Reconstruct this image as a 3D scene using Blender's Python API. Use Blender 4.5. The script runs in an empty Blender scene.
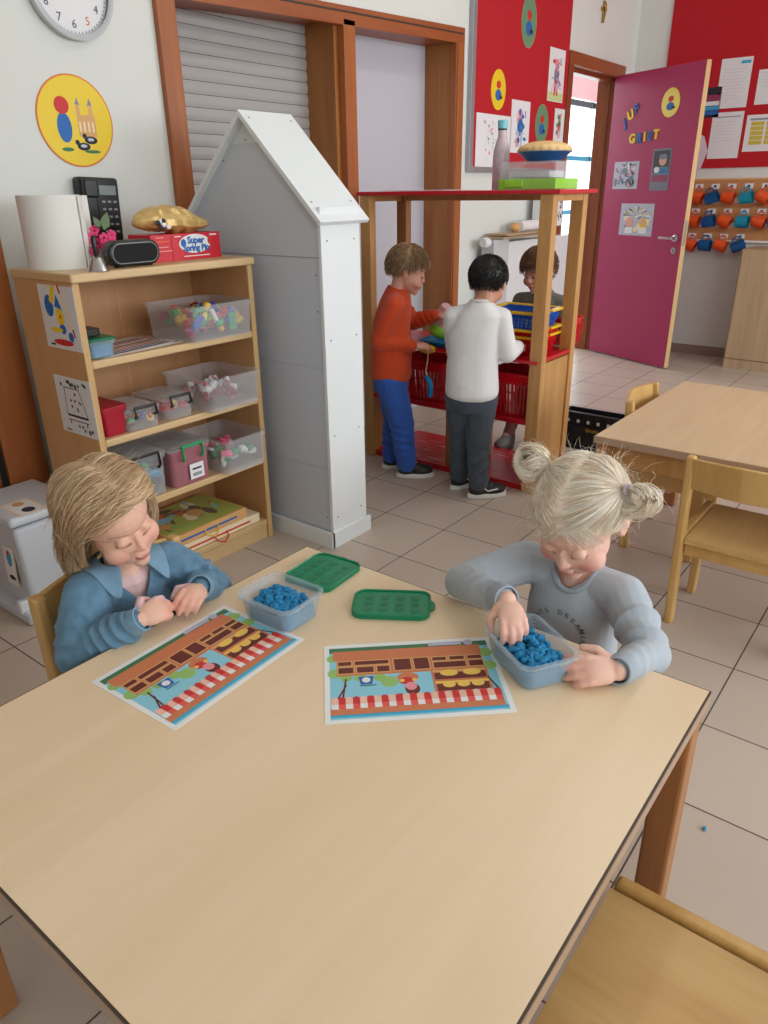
import bpy, bmesh, math, random
from mathutils import Vector, Matrix, noise
from mathutils.bvhtree import BVHTree

# ------------------------------------------------------------------ camera, light, exposure
scene = bpy.context.scene
COL = scene.collection
V = Vector
PI = math.pi
cam_d = bpy.data.cameras.new('camera')
cam = bpy.data.objects.new('camera', cam_d)
COL.objects.link(cam)
cam_d.sensor_fit = 'VERTICAL'
cam_d.sensor_height = 36
cam_d.lens = 733.2 / 1024 * 36
cr, cu, cf = V((.611, -.791, -.012)), V((.324, .236, .916)), V((.722, .564, -.401))
cf.normalize(); cr = (cr - cf * cr.dot(cf)).normalized(); cu = cr.cross(cf)
cam.matrix_world = Matrix(((cr.x, cu.x, -cf.x, 0), (cr.y, cu.y, -cf.y, 0), (cr.z, cu.z, -cf.z, 1.28), (0, 0, 0, 1)))
cam_d.clip_start = .02
scene.camera = cam
scene.view_settings.view_transform = 'Standard'
scene.view_settings.look = 'None'
scene.view_settings.exposure = -0.16
scene.view_settings.gamma = 1
scene.view_settings.use_curve_mapping = False

world = bpy.data.worlds.new('world')
scene.world = world
world.use_nodes = True
world.node_tree.nodes['Background'].inputs[0].default_value = (.86, .93, 1, 1)
world.node_tree.nodes['Background'].inputs[1].default_value = 2.6
scene.cycles.max_bounces = 10
scene.cycles.diffuse_bounces = 5
scene.cycles.transparent_max_bounces = 16
scene.cycles.sample_clamp_indirect = 6
scene.cycles.caustics_reflective = False
scene.cycles.caustics_refractive = False


def area(name, loc, aim, sx, sy, power, color=(1, 1, 1)):
    d = bpy.data.lights.new(name, 'AREA')
    d.shape = 'RECTANGLE'; d.size = sx; d.size_y = sy; d.energy = power; d.color = color
    o = bpy.data.objects.new(name, d); COL.objects.link(o)
    o.location = loc
    o.rotation_euler = (V(aim) - V(loc)).to_track_quat('-Z', 'Y').to_euler()
    return o


# daylight through the windows on the right and behind the photographer
area('window_light', (1.2, -2.85, 1.75), (1.2, 0, 1.45), 5.0, 1.5, 70, (.93, .97, 1))
area('window_light', (4.6, -2.85, 1.75), (4.6, 0, 1.45), 2.4, 1.5, 60, (.93, .97, 1))
area('corridor_light', (8.0, 4.05, 1.6), (8.0, 2.5, .6), 4.5, 1.8, 130, (.93, .97, 1))


# added, unseen ceiling light, placed so that its glare falls on the table top
area('glare_light', (3.05, .89, 3.03), (3.05, .89, 0), 1.5, .22, 15, (1, .97, .92))


# ------------------------------------------------------------------ materials
def lin(c):
    return tuple(((x / 255) / 12.92 if x / 255 <= .04045 else ((x / 255 + .055) / 1.055) ** 2.4) for x in c)


MATS = {}


def mat(name, rgb, rough=.5, metal=0, spec=.5, bump=0, bscale=60, var=0, vscale=6, sss=0, alpha=1, trans=0, emit=0, coat=0, sheen=0):
    if name in MATS: return MATS[name]
    m = bpy.data.materials.new(name); m.use_nodes = True
    nt = m.node_tree; b = nt.nodes['Principled BSDF']
    c = lin(rgb) + (1,)
    b.inputs['Base Color'].default_value = c
    b.inputs['Roughness'].default_value = rough
    b.inputs['Metallic'].default_value = metal
    b.inputs['Specular IOR Level'].default_value = spec
    b.inputs['Coat Weight'].default_value = coat
    b.inputs['Sheen Weight'].default_value = sheen
    if sss:
        b.inputs['Subsurface Weight'].default_value = sss
        b.inputs['Subsurface Scale'].default_value = .006
    if trans: b.inputs['Transmission Weight'].default_value = trans
    b.inputs['Alpha'].default_value = alpha
    if emit:
        b.inputs['Emission Color'].default_value = c
        b.inputs['Emission Strength'].default_value = emit
    if var or bump:
        tc = nt.nodes.new('ShaderNodeTexCoord')
        nz = nt.nodes.new('ShaderNodeTexNoise'); nz.inputs['Scale'].default_value = vscale; nz.inputs['Detail'].default_value = 4
        nt.links.new(tc.outputs['Object'], nz.inputs['Vector'])
        if var:
            mx = nt.nodes.new('ShaderNodeMix'); mx.data_type = 'RGBA'
            mx.inputs[6].default_value = tuple(x * (1 - var) for x in c[:3]) + (1,)
            mx.inputs[7].default_value = tuple(min(1, x * (1 + var)) for x in c[:3]) + (1,)
            nt.links.new(nz.outputs['Fac'], mx.inputs[0]); nt.links.new(mx.outputs[2], b.inputs['Base Color'])
        if bump:
            n2 = nt.nodes.new('ShaderNodeTexNoise'); n2.inputs['Scale'].default_value = bscale
            nt.links.new(tc.outputs['Object'], n2.inputs['Vector'])
            bp = nt.nodes.new('ShaderNodeBump'); bp.inputs['Strength'].default_value = bump; bp.inputs['Distance'].default_value = .002
            nt.links.new(n2.outputs['Fac'], bp.inputs['Height']); nt.links.new(bp.outputs[0], b.inputs['Normal'])
    MATS[name] = m
    return m


def wood(name, rgb, rgb2, axis='X', scale=1, rough=.42, fine=1.0):
    """long soft grain running along the given object axis"""
    m = bpy.data.materials.new(name); m.use_nodes = True
    nt = m.node_tree; b = nt.nodes['Principled BSDF']; b.inputs['Roughness'].default_value = rough
    tc = nt.nodes.new('ShaderNodeTexCoord'); mp = nt.nodes.new('ShaderNodeMapping')
    s = {'X': (1.2, 14, 14), 'Y': (14, 1.2, 14), 'Z': (14, 14, 1.2)}[axis]
    mp.inputs['Scale'].default_value = tuple(q * scale for q in s)
    nt.links.new(tc.outputs['Object'], mp.inputs[0])
    n1 = nt.nodes.new('ShaderNodeTexNoise'); n1.inputs['Scale'].default_value = 1.2; n1.inputs['Detail'].default_value = 3; n1.inputs['Distortion'].default_value = .8
    n2 = nt.nodes.new('ShaderNodeTexNoise'); n2.inputs['Scale'].default_value = 9; n2.inputs['Detail'].default_value = 5
    nt.links.new(mp.outputs[0], n1.inputs['Vector']); nt.links.new(mp.outputs[0], n2.inputs['Vector'])
    ad = nt.nodes.new('ShaderNodeMath'); ad.operation = 'MULTIPLY_ADD'; ad.inputs[1].default_value = .35 * fine
    nt.links.new(n2.outputs['Fac'], ad.inputs[0]); nt.links.new(n1.outputs['Fac'], ad.inputs[2])
    cr_ = nt.nodes.new('ShaderNodeValToRGB')
    cr_.color_ramp.elements[0].position = .40; cr_.color_ramp.elements[1].position = .85
    cr_.color_ramp.elements[0].color = lin(rgb2) + (1,); cr_.color_ramp.elements[1].color = lin(rgb) + (1,)
    nt.links.new(ad.outputs[0], cr_.inputs[0]); nt.links.new(cr_.outputs[0], b.inputs['Base Color'])
    MATS[name] = m
    return m


def plastic_clear(name, rgb, op=.35, rough=.25):
    """thin milky see-through plastic"""
    m = bpy.data.materials.new(name); m.use_nodes = True
    nt = m.node_tree; b = nt.nodes['Principled BSDF']
    b.inputs['Base Color'].default_value = lin(rgb) + (1,); b.inputs['Roughness'].default_value = rough
    lw = nt.nodes.new('ShaderNodeLayerWeight'); lw.inputs[0].default_value = .35
    ma = nt.nodes.new('ShaderNodeMath'); ma.operation = 'MULTIPLY_ADD'; ma.inputs[1].default_value = .32; ma.inputs[2].default_value = op
    nt.links.new(lw.outputs['Facing'], ma.inputs[0]); nt.links.new(ma.outputs[0], b.inputs['Alpha'])
    MATS[name] = m
    return m


wall_m = mat('painted_wall', (222, 225, 220), .85, bump=.15, bscale=120, var=.02, vscale=1.5)
ceil_m = mat('ceiling_white', (235, 233, 226), .9)
beech = wood('beech_laminate', (214, 183, 136), (203, 170, 122), 'X', .8, .38)
beech_v = wood('beech_upright', (208, 172, 118), (192, 152, 98), 'Z', 1, .45)
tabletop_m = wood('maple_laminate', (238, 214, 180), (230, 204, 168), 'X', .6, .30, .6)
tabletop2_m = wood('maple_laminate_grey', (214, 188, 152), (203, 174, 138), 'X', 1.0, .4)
edge_m = mat('table_edge', (176, 148, 124), .35)
edge_dark = mat('edge_line', (70, 56, 46), .5)
chair_m = wood('chair_birch', (212, 172, 108), (192, 148, 84), 'Z', 1, .35)
seat_m = wood('chair_seat_birch', (214, 178, 120), (198, 156, 98), 'Y', 1, .28)
leg_dark = wood('table_leg_wood', (172, 118, 70), (150, 96, 54), 'Z', 1, .4)
frame_m = wood('door_frame_mahogany', (170, 100, 52), (150, 82, 40), 'Z', .8, .4)
frame_h = wood('door_frame_head', (160, 90, 50), (140, 74, 38), 'X', .8, .4)
jamb_m = wood('jamb_pine_stained', (170, 112, 56), (146, 88, 40), 'Z', .7, .45)
darkjamb_m = wood('door_jamb_brown', (148, 78, 44), (122, 58, 32), 'Z', .7, .4)
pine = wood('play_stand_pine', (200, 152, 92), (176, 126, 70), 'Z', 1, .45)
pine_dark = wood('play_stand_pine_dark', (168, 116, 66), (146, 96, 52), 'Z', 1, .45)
oak_grey = wood('grey_oak', (186, 160, 128), (168, 142, 110), 'Z', 1.2, .5)
shelf_back = wood('shelf_back', (186, 138, 92), (170, 122, 78), 'Z', .7, .5)
white_lac = mat('white_lacquer', (228, 234, 236), .35)
grey_pan = mat('grey_panel', (198, 206, 218), .32)
lilac = mat('pale_lilac_panel', (196, 196, 206), .5)
shutter_m = mat('shutter_slat', (170, 168, 166), .35)
red_m = mat('red_felt_board', (186, 22, 34), .9, bump=.3, bscale=300)
red_paint = mat('red_paint', (196, 20, 34), .3)
red_pl = mat('red_plastic', (206, 14, 30), .3)
redmat_m = mat('worn_red_paint', (190, 24, 34), .35, var=.15, vscale=14)
blue_pl = mat('blue_plastic', (18, 92, 196), .3)
teal_pl = mat('teal_plastic', (22, 124, 168), .35)
orange_pl = mat('orange_plastic', (226, 86, 34), .35)
yellow_pl = mat('yellow_plastic', (240, 196, 30), .35)
green_pl = mat('green_plastic', (30, 160, 90), .35)
lime_pl = mat('lime_plastic', (150, 220, 60), .3)
pink_pl = mat('pink_plastic', (230, 90, 130), .4)
white_pl = mat('white_plastic', (226, 228, 230), .35)
greyw_pl = mat('grey_white_plastic', (206, 212, 220), .4)
dark_pl = mat('black_plastic', (22, 23, 26), .35)
black_m = mat('matte_black', (12, 12, 14), .7)
paper = mat('white_paper', (232, 232, 234), .7)
ink = mat('ink_dark', (40, 40, 52), .7)
grey_ink = mat('ink_grey', (150, 152, 160), .8)
metal_m = mat('brushed_metal', (190, 190, 192), .3, metal=1)
brass = mat('brass', (190, 160, 90), .35, metal=1)
purple = mat('magenta_door', (172, 50, 100), .3)
yellow_pr = mat('print_yellow', (238, 206, 40), .5)
orange_pr = mat('print_orange', (226, 120, 50), .6)
red_pr = mat('print_red', (206, 48, 48), .6)
blue_pr = mat('print_blue', (34, 104, 180), .6)
sky_pr = mat('print_sky', (140, 205, 226), .5)
brown_pr = mat('print_brown', (104, 40, 34), .6)
tan_pr = mat('print_tan', (220, 170, 110), .6)
loaf_pr = mat('print_loaf', (240, 200, 96), .6)
wallo_pr = mat('print_terracotta', (206, 124, 84), .6)
green_pr = mat('print_green', (150, 192, 108), .6)
dgreen_pr = mat('print_dark_green', (60, 120, 84), .6)
pink_pr = mat('print_pink', (232, 150, 160), .6)
cream_pr = mat('print_cream', (244, 226, 190), .6)
cyan_pr = mat('print_cyan', (60, 170, 210), .6)
cork = mat('cork', (196, 138, 88), .8, bump=.3, bscale=200, var=.12, vscale=30)
sand_m = mat('blue_kinetic_dough', (22, 130, 182), .6, bump=.4, bscale=300, var=.15, vscale=60)
clear = plastic_clear('clear_tub', (222, 224, 228), .12)
clear_b = plastic_clear('bluish_tub', (190, 212, 224), .20)
clear_lid = plastic_clear('clear_lid', (222, 224, 226), .2)
clear_red = plastic_clear('reddish_tub', (186, 120, 130), .6)
lid_green = plastic_clear('green_lid_plastic', (10, 138, 96), .80)
lid_green_d = mat('green_lid_rings', (6, 118, 82), .35)


# floor tiles: 30 cm, joints on the room's own grid
def floor_material():
    m = bpy.data.materials.new('floor_tiles'); m.use_nodes = True
    nt = m.node_tree; b = nt.nodes['Principled BSDF']
    geo = nt.nodes.new('ShaderNodeNewGeometry'); sep = nt.nodes.new('ShaderNodeSeparateXYZ')
    nt.links.new(geo.outputs['Position'], sep.inputs[0])
    def mth(op, a, bb=None, c=None):
        n = nt.nodes.new('ShaderNodeMath'); n.operation = op
        for i, q in enumerate((a, bb, c)):
            if q is None: continue
            if isinstance(q, (int, float)): n.inputs[i].default_value = q
            else: nt.links.new(q, n.inputs[i])
        return n.outputs[0]
    fs = []; cells = []
    for ax, off in (('X', 2.005), ('Y', 1.489)):
        t = mth('DIVIDE', mth('SUBTRACT', sep.outputs[ax], off), .3)
        cells.append(mth('FLOOR', t))
        fr = mth('FRACT', t)
        fs.append(mth('MINIMUM', fr, mth('SUBTRACT', 1, fr)))
    d = mth('MINIMUM', fs[0], fs[1])
    g = mth('LESS_THAN', d, .007)
    comb = nt.nodes.new('ShaderNodeCombineXYZ'); nt.links.new(cells[0], comb.inputs[0]); nt.links.new(cells[1], comb.inputs[1])
    wn = nt.nodes.new('ShaderNodeTexWhiteNoise'); nt.links.new(comb.outputs[0], wn.inputs['Vector'])
    nz = nt.nodes.new('ShaderNodeTexNoise'); nz.inputs['Scale'].default_value = 260; nz.inputs['Detail'].default_value = 2
    nt.links.new(geo.outputs['Position'], nz.inputs['Vector'])
    v = mth('ADD', mth('MULTIPLY', wn.outputs['Value'], .07), mth('MULTIPLY', nz.outputs['Fac'], .14))
    v = mth('ADD', v, .88)
    mx = nt.nodes.new('ShaderNodeMix'); mx.data_type = 'RGBA'; mx.blend_type = 'MULTIPLY'; mx.inputs[0].default_value = 1
    mx.inputs[6].default_value = lin((193, 178, 165)) + (1,)
    cc = nt.nodes.new('ShaderNodeCombineXYZ')
    for i in range(3): nt.links.new(v, cc.inputs[i])
    nt.links.new(cc.outputs[0], mx.inputs[7])
    m2 = nt.nodes.new('ShaderNodeMix'); m2.data_type = 'RGBA'
    nt.links.new(g, m2.inputs[0]); nt.links.new(mx.outputs[2], m2.inputs[6]); m2.inputs[7].default_value = lin((84, 70, 62)) + (1,)
    nt.links.new(m2.outputs[2], b.inputs['Base Color'])
    r = mth('ADD', mth('MULTIPLY', g, .4), .36)
    nt.links.new(r, b.inputs['Roughness'])
    return m


floor_m = floor_material()


# ------------------------------------------------------------------ mesh helpers
def Rz(a): return Matrix.Rotation(a, 4, 'Z')
def T(*a): return Matrix.Translation(V(a if len(a) == 3 else a[0]))


class MB:
    """collects shapes and links them as ONE mesh object"""
    def __init__(s): s.v = []; s.f = []; s.mi = []; s.mats = []
    def m(s, material):
        if material not in s.mats: s.mats.append(material)
        return s.mats.index(material)
    def add(s, vs, fs, material, M=None):
        k = len(s.v); i = s.m(material)
        s.v += [tuple(M @ V(q)) if M else tuple(q) for q in vs]
        s.f += [tuple(k + j for j in f) for f in fs]; s.mi += [i] * len(fs)
        return s
    def box(s, a, b, material, M=None):
        (x0, y0, z0), (x1, y1, z1) = a, b
        x0, x1 = min(x0, x1), max(x0, x1); y0, y1 = min(y0, y1), max(y0, y1); z0, z1 = min(z0, z1), max(z0, z1)
        vs = [(x0, y0, z0), (x1, y0, z0), (x1, y1, z0), (x0, y1, z0), (x0, y0, z1), (x1, y0, z1), (x1, y1, z1), (x0, y1, z1)]
        fs = [(0, 3, 2, 1), (4, 5, 6, 7), (0, 1, 5, 4), (1, 2, 6, 5), (2, 3, 7, 6), (3, 0, 4, 7)]
        return s.add(vs, fs, material, M)
    def prism(s, pts, z0, z1, material, M=None):
        """2D outline in xy (counter-clockwise), extruded along z"""
        n = len(pts)
        vs = [(p[0], p[1], z0) for p in pts] + [(p[0], p[1], z1) for p in pts]
        fs = [tuple(range(n - 1, -1, -1)), tuple(range(n, 2 * n))] + [(i, (i + 1) % n, n + (i + 1) % n, n + i) for i in range(n)]
        return s.add(vs, fs, material, M)
    def flat(s, pts, z, material, M=None):
        return s.add([(p[0], p[1], z) for p in pts], [tuple(range(len(pts)))], material, M)
    def lathe(s, prof, material, M=None, n=32, cap=True):
        vs = []; fs = []
        for r, z in prof:
            vs += [(r * math.cos(2 * PI * i / n), r * math.sin(2 * PI * i / n), z) for i in range(n)]
        for k in range(len(prof) - 1):
            fs += [(k * n + i, k * n + (i + 1) % n, (k + 1) * n + (i + 1) % n, (k + 1) * n + i) for i in range(n)]
        if cap:
            fs.append(tuple(range(n - 1, -1, -1))); fs.append(tuple((len(prof) - 1) * n + i for i in range(n)))
        return s.add(vs, fs, material, M)
    def tube(s, path, r, material, n=8, M=None, closed=False):
        path = [V(p) for p in path]; rr = r if isinstance(r, (list, tuple)) else [r] * len(path)
        vs = []; fs = []; prev = None
        for k, p in enumerate(path):
            a = path[(k - 1) % len(path)] if (k or closed) else p
            b = path[(k + 1) % len(path)] if (k < len(path) - 1 or closed) else p
            d = (b - a).normalized()
            u = prev if prev is not None else (V((0, 0, 1)) if abs(d.z) < .9 else V((1, 0, 0)))
            u = (u - d * u.dot(d)).normalized(); w = d.cross(u); prev = u
            vs += [tuple(p + (u * math.cos(2 * PI * i / n) + w * math.sin(2 * PI * i / n)) * rr[k]) for i in range(n)]
        L = len(path)
        for k in range(L if closed else L - 1):
            q = (k + 1) % L
            fs += [(k * n + i, k * n + (i + 1) % n, q * n + (i + 1) % n, q * n + i) for i in range(n)]
        if not closed:
            fs.append(tuple(range(n - 1, -1, -1))); fs.append(tuple((L - 1) * n + i for i in range(n)))
        return s.add(vs, fs, material, M)
    def ball(s, c, r, material, M=None, n=14, rot=None):
        r = r if isinstance(r, (list, tuple)) else (r, r, r)
        vs = []; fs = []; h = max(4, n // 2)
        for k in range(1, h):
            t = PI * k / h
            for i in range(n):
                q = V((r[0] * math.sin(t) * math.cos(2 * PI * i / n), r[1] * math.sin(t) * math.sin(2 * PI * i / n), r[2] * math.cos(t)))
                if rot is not None: q = rot @ q
                vs.append(tuple(q + V(c)))
        for pz in (r[2], -r[2]):
            q = V((0, 0, pz))
            if rot is not None: q = rot @ q
            vs.append(tuple(q + V(c)))
        top = len(vs) - 2; bot = len(vs) - 1
        for k in range(h - 2):
            fs += [(k * n + i, (k + 1) * n + i, (k + 1) * n + (i + 1) % n, k * n + (i + 1) % n) for i in range(n)]
        fs += [(top, i, (i + 1) % n) for i in range(n)]
        fs += [((h - 2) * n + (i + 1) % n, (h - 2) * n + i, bot) for i in range(n)]
        return s.add(vs, fs, material, M)
    def build(s, name, parent=None, bevel=0, smooth=False, label=None, seg=2, auto=True):
        me = bpy.data.meshes.new(name)
        me.from_pydata(s.v, [], s.f)
        for m_ in s.mats: me.materials.append(m_)
        me.polygons.foreach_set('material_index', s.mi)
        me.update()
        if smooth:
            me.polygons.foreach_set('use_smooth', [True] * len(me.polygons))
            if auto: me.set_sharp_from_angle(angle=math.radians(40))
        o = bpy.data.objects.new(name, me); COL.objects.link(o)
        if parent: adopt(o, parent)
        if bevel:
            b = o.modifiers.new('bevel', 'BEVEL'); b.width = bevel; b.segments = seg; b.limit_method = 'ANGLE'; b.angle_limit = math.radians(50)
        if label: o['label'] = label
        return o


ROOTM = {}


def mw(o):
    if o.parent: return mw(o.parent) @ o.matrix_parent_inverse @ o.matrix_basis
    return o.matrix_basis.copy()


def adopt(o, parent):
    """parent a part whose mesh is in world coordinates"""
    o.parent = parent
    o.matrix_parent_inverse = mw(parent).inverted()


def tag(o, label, cat, group=None, kind=None):
    o['label'] = label; o['category'] = cat
    if group: o['group'] = group
    if kind: o['kind'] = kind
    return o


def thing(name, label, cat, loc=(0, 0, 0), rz=0, group=None):
    o = bpy.data.objects.new(name, None); COL.objects.link(o)
    o.empty_display_size = .05
    o.location = loc; o.rotation_euler = (0, 0, rz)
    return tag(o, label, cat, group)


def struct(o): o['kind'] = 'structure'; return o


def dup(o, parent=None):
    c = o.copy(); COL.objects.link(c)
    if parent: c.parent = parent
    for ch in [q for q in KIDS.get(o.name, [])]: dup_child(ch, c)
    return c


KIDS = {}


def copy_tree(o, parent=None):
    kids = [c for c in COL.objects if c.parent == o]
    c = o.copy(); COL.objects.link(c)
    if parent: c.parent = parent
    for k in kids: copy_tree(k, c)
    return c


def rrect(w, d, r, n=5, cx=0, cy=0):
    """rounded rectangle outline, counter-clockwise"""
    pts = []
    for (sx, sy, a0) in ((1, 1, 0), (-1, 1, 90), (-1, -1, 180), (1, -1, 270)):
        for i in range(n + 1):
            a = math.radians(a0 + 90 * i / n)
            pts.append((cx + sx * (w / 2 - r) + r * math.cos(a), cy + sy * (d / 2 - r) + r * math.sin(a)))
    return pts


def circ(cx, cy, rx, ry=None, n=24, a0=0, a1=360):
    ry = ry or rx
    full = abs(a1 - a0) >= 360
    return [(cx + rx * math.cos(math.radians(a0 + (a1 - a0) * i / (n if full else n - 1))), cy + ry * math.sin(math.radians(a0 + (a1 - a0) * i / (n if full else n - 1)))) for i in range(n)]


def rc(x0, y0, x1, y1): return [(x0, y0), (x1, y0), (x1, y1), (x0, y1)]


def frameM(o, ux, uy):
    ux = V(ux).normalized(); uy = V(uy); uy = (uy - ux * uy.dot(ux)).normalized(); n = ux.cross(uy)
    return Matrix(((ux.x, uy.x, n.x, o[0]), (ux.y, uy.y, n.y, o[1]), (ux.z, uy.z, n.z, o[2]), (0, 0, 0, 1)))


def decal(name, M, layers, base=None, thick=.001, parent=None, step=.0003):
    """a flat printed sheet: base outline with thickness, coloured shapes layered on top of it"""
    mb = MB(); z = thick
    if base: mb.prism(base[0], 0, thick, base[1], M)
    for k, (pts, m_) in enumerate(layers):
        mb.flat(pts, z + step * (1 + k * .12), m_, M)
    return mb.build(name, parent)


def text_into(mb, txt, size, M, material, depth=.001, align='LEFT', bold=0):
    cu_ = bpy.data.curves.new('t', 'FONT'); cu_.body = txt; cu_.size = size; cu_.extrude = depth; cu_.align_x = align; cu_.offset = bold
    cu_.resolution_u = 3
    o = bpy.data.objects.new('t', cu_); COL.objects.link(o)
    dg = bpy.context.evaluated_depsgraph_get(); dg.update()
    me = bpy.data.meshes.new_from_object(o.evaluated_get(dg))
    mb.add([tuple(v.co) for v in me.vertices], [tuple(p.vertices) for p in me.polygons], material, M)
    bpy.data.objects.remove(o); bpy.data.meshes.remove(me); bpy.data.curves.remove(cu_)


def shell_tub(mb, w0, d0, w1, d1, h, r, material, M, wall=.002, rim=.006, rimw=.008):
    """open rounded-rectangular tub: (w0,d0) at the bottom, (w1,d1) at the rim"""
    n = 5; prof = [(w0, d0, 0), (w0 + (w1 - w0) * .5, d0 + (d1 - d0) * .5, h * .5), (w1, d1, h - rim), (w1 + rimw, d1 + rimw, h - rim), (w1 + rimw, d1 + rimw, h), (w1 - wall * 2, d1 - wall * 2, h), (w0 - wall * 2, d0 - wall * 2, wall)]
    vs = []; fs = []
    for (w, d, z) in prof: vs += [(x, y, z) for x, y in rrect(w, d, r, n)]
    N = len(rrect(1, 1, .1, n))
    for k in range(len(prof) - 1): fs += [(k * N + i, k * N + (i + 1) % N, (k + 1) * N + (i + 1) % N, (k + 1) * N + i) for i in range(N)]
    fs.append(tuple(range(N - 1, -1, -1))); fs.append(tuple((len(prof) - 1) * N + i for i in range(N)))
    mb.add(vs, fs, material, M)


def lumps(mb, rnd, w, d, z0, z1, n, r0, r1, mats, M, heap=.3, flat=.75, toys=False):
    for i in range(n):
        x = rnd.uniform(-w / 2, w / 2); y = rnd.uniform(-d / 2, d / 2)
        hh = 1 - heap * ((2 * x / w) ** 2 + (2 * y / d) ** 2) / 2
        z = z0 + (z1 - z0) * hh * (rnd.random() ** .5)
        r = rnd.uniform(r0, r1)
        rot = Matrix.Rotation(rnd.uniform(0, 6), 3, V((rnd.uniform(-1, 1), rnd.uniform(-1, 1), 1)))
        k = rnd.random()
        if toys and k < .75:
            Q = M @ Matrix.Translation(V((x, y, z))) @ rot.to_4x4(); m_ = rnd.choice(mats)
            if k < .3: mb.box((-r * 1.1, -r * .6, -r * .5), (r * 1.1, r * .6, r * .5), m_, Q)
            elif k < .55: mb.lathe([(r * .55, -r * 1.3), (r * .55, r * 1.3)], m_, Q, 12)
            else: mb.tube([(r * math.cos(a_), r * math.sin(a_), 0) for a_ in (0, 1.05, 2.1, 3.14, 4.2, 5.25)], r * .35, m_, 6, Q, closed=True)
            continue
        mb.ball((x, y, z), (r * rnd.uniform(.7, 1.3), r * rnd.uniform(.7, 1.2), r * flat), rnd.choice(mats), M, n=7, rot=rot)

# ------------------------------------------------------------------ the room
def sbox(name, a, b, m_, bevel=0):
    return struct(MB().box(a, b, m_).build(name, bevel=bevel))


mb = MB(); mb.box((-2.6, -3.1, -.1), (11.5, 4.4, 0), floor_m); struct(mb.build('floor'))
sbox('ceiling', (-2.6, -3.1, 3.1), (11.5, 4.4, 3.2), ceil_m)
# left wall with the two tall bays and the doorway cut out of it
mb = MB()
mb.box((-2.6, 2.5, 0), (1.975, 2.72, 3.1), wall_m)
mb.box((1.975, 2.5, 2.03), (3.92, 2.72, 3.1), wall_m)
mb.box((1.975, 2.70, 0), (3.92, 2.72, 2.03), wall_m)
mb.box((3.92, 2.5, 0), (5.30, 2.58, 3.1), wall_m)
mb.box((5.30, 2.5, 2.06), (6.16, 2.58, 3.1), wall_m)
mb.box((6.16, 2.5, 0), (6.45, 2.58, 3.1), wall_m)
struct(mb.build('wall_left'))
sbox('wall_far', (6.45, -3.1, 0), (6.6, 2.62, 3.1), wall_m)
mb = MB()
mb.box((-2.6, -3.1, 0), (6.45, -3.0, .95), wall_m); mb.box((-2.6, -3.1, 2.55), (6.45, -3.0, 3.1), wall_m)
for x0, x1 in ((-2.6, -1.4), (3.72, 3.38), (5.82, 6.45)): mb.box((x0, -3.1, .95), (x1, -3.0, 2.55), wall_m)
struct(mb.build('wall_right'))
sbox('wall_near', (-2.6, -3.0, 0), (-2.5, 2.5, 3.1), wall_m)
for k, (x0, x1) in enumerate(((-1.4, 3.38), (3.72, 5.82))):
    mb = MB()
    mb.box((x0, -3.08, .95), (x1, -3.03, 1.0), white_lac); mb.box((x0, -3.08, 2.5), (x1, -3.03, 2.55), white_lac)
    n = 3 if k == 0 else 2
    for i in range(n + 1):
        x = x0 + (x1 - x0 - .05) * i / n
        mb.box((x, -3.08, .95), (x + .05, -3.03, 2.55), white_lac)
    struct(mb.build('window_%d' % (k + 2)))
# corridor behind the doorway, with its own glazed outer wall
mb = MB()
mb.box((4.2, 4.3, 0), (11.5, 4.4, .72), wall_m); mb.box((4.2, 4.3, 2.85), (11.5, 4.4, 3.1), wall_m)
mb.box((4.2, 4.3, .72), (6.4, 4.4, 2.85), wall_m); mb.box((11.1, 4.3, .72), (11.5, 4.4, 2.85), wall_m)
mb.box((4.1, 2.72, 0), (4.2, 4.4, 3.1), wall_m); mb.box((11.5, 2.5, 0), (11.6, 4.4, 3.1), wall_m); mb.box((6.6, 2.62, 0), (11.5, 2.72, 3.1), wall_m)
struct(mb.build('wall_corridor'))
blind_m = mat('pink_blind', (236, 176, 184), .7)
mb = MB()
for z, m_, h in ((.72, white_lac, .04), (.98, teal_pl, .05), (1.60, teal_pl, .05), (2.20, mat('dark_bar', (70, 66, 76), .5), .06), (2.81, white_lac, .04)):
    mb.box((6.4, 4.31, z), (11.1, 4.35, z + h), m_)
for i in range(5): mb.box((6.4 + i * 1.165, 4.31, .72), (6.44 + i * 1.165, 4.36, 2.85), white_lac)
struct(mb.build('window_1'))
mb = MB()
n = 60
pts = [(6.45, 2.27), (11.0, 2.27), (11.0, 2.62)]
for i in range(n, -1, -1): pts.append((6.45 + 4.55 * i / n, 2.56 + .04 * math.sin(i * 1.6)))
mb.prism(pts, 0, .004, blind_m, frameM((0, 4.29, 0), (1, 0, 0), (0, 0, 1)))
tag(mb.build('window_blind'), 'pink scalloped blind hanging in the corridor window beyond the doorway', 'blind')

# twin-bay wooden frame
mb = MB()
mb.box((1.925, 2.475, 0), (2.005, 2.515, 1.915), frame_m)
mb.box((2.925, 2.475, 0), (3.005, 2.515, 1.98), frame_m)
mb.box((3.85, 2.475, 0), (3.93, 2.515, 2.00), frame_m)
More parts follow.
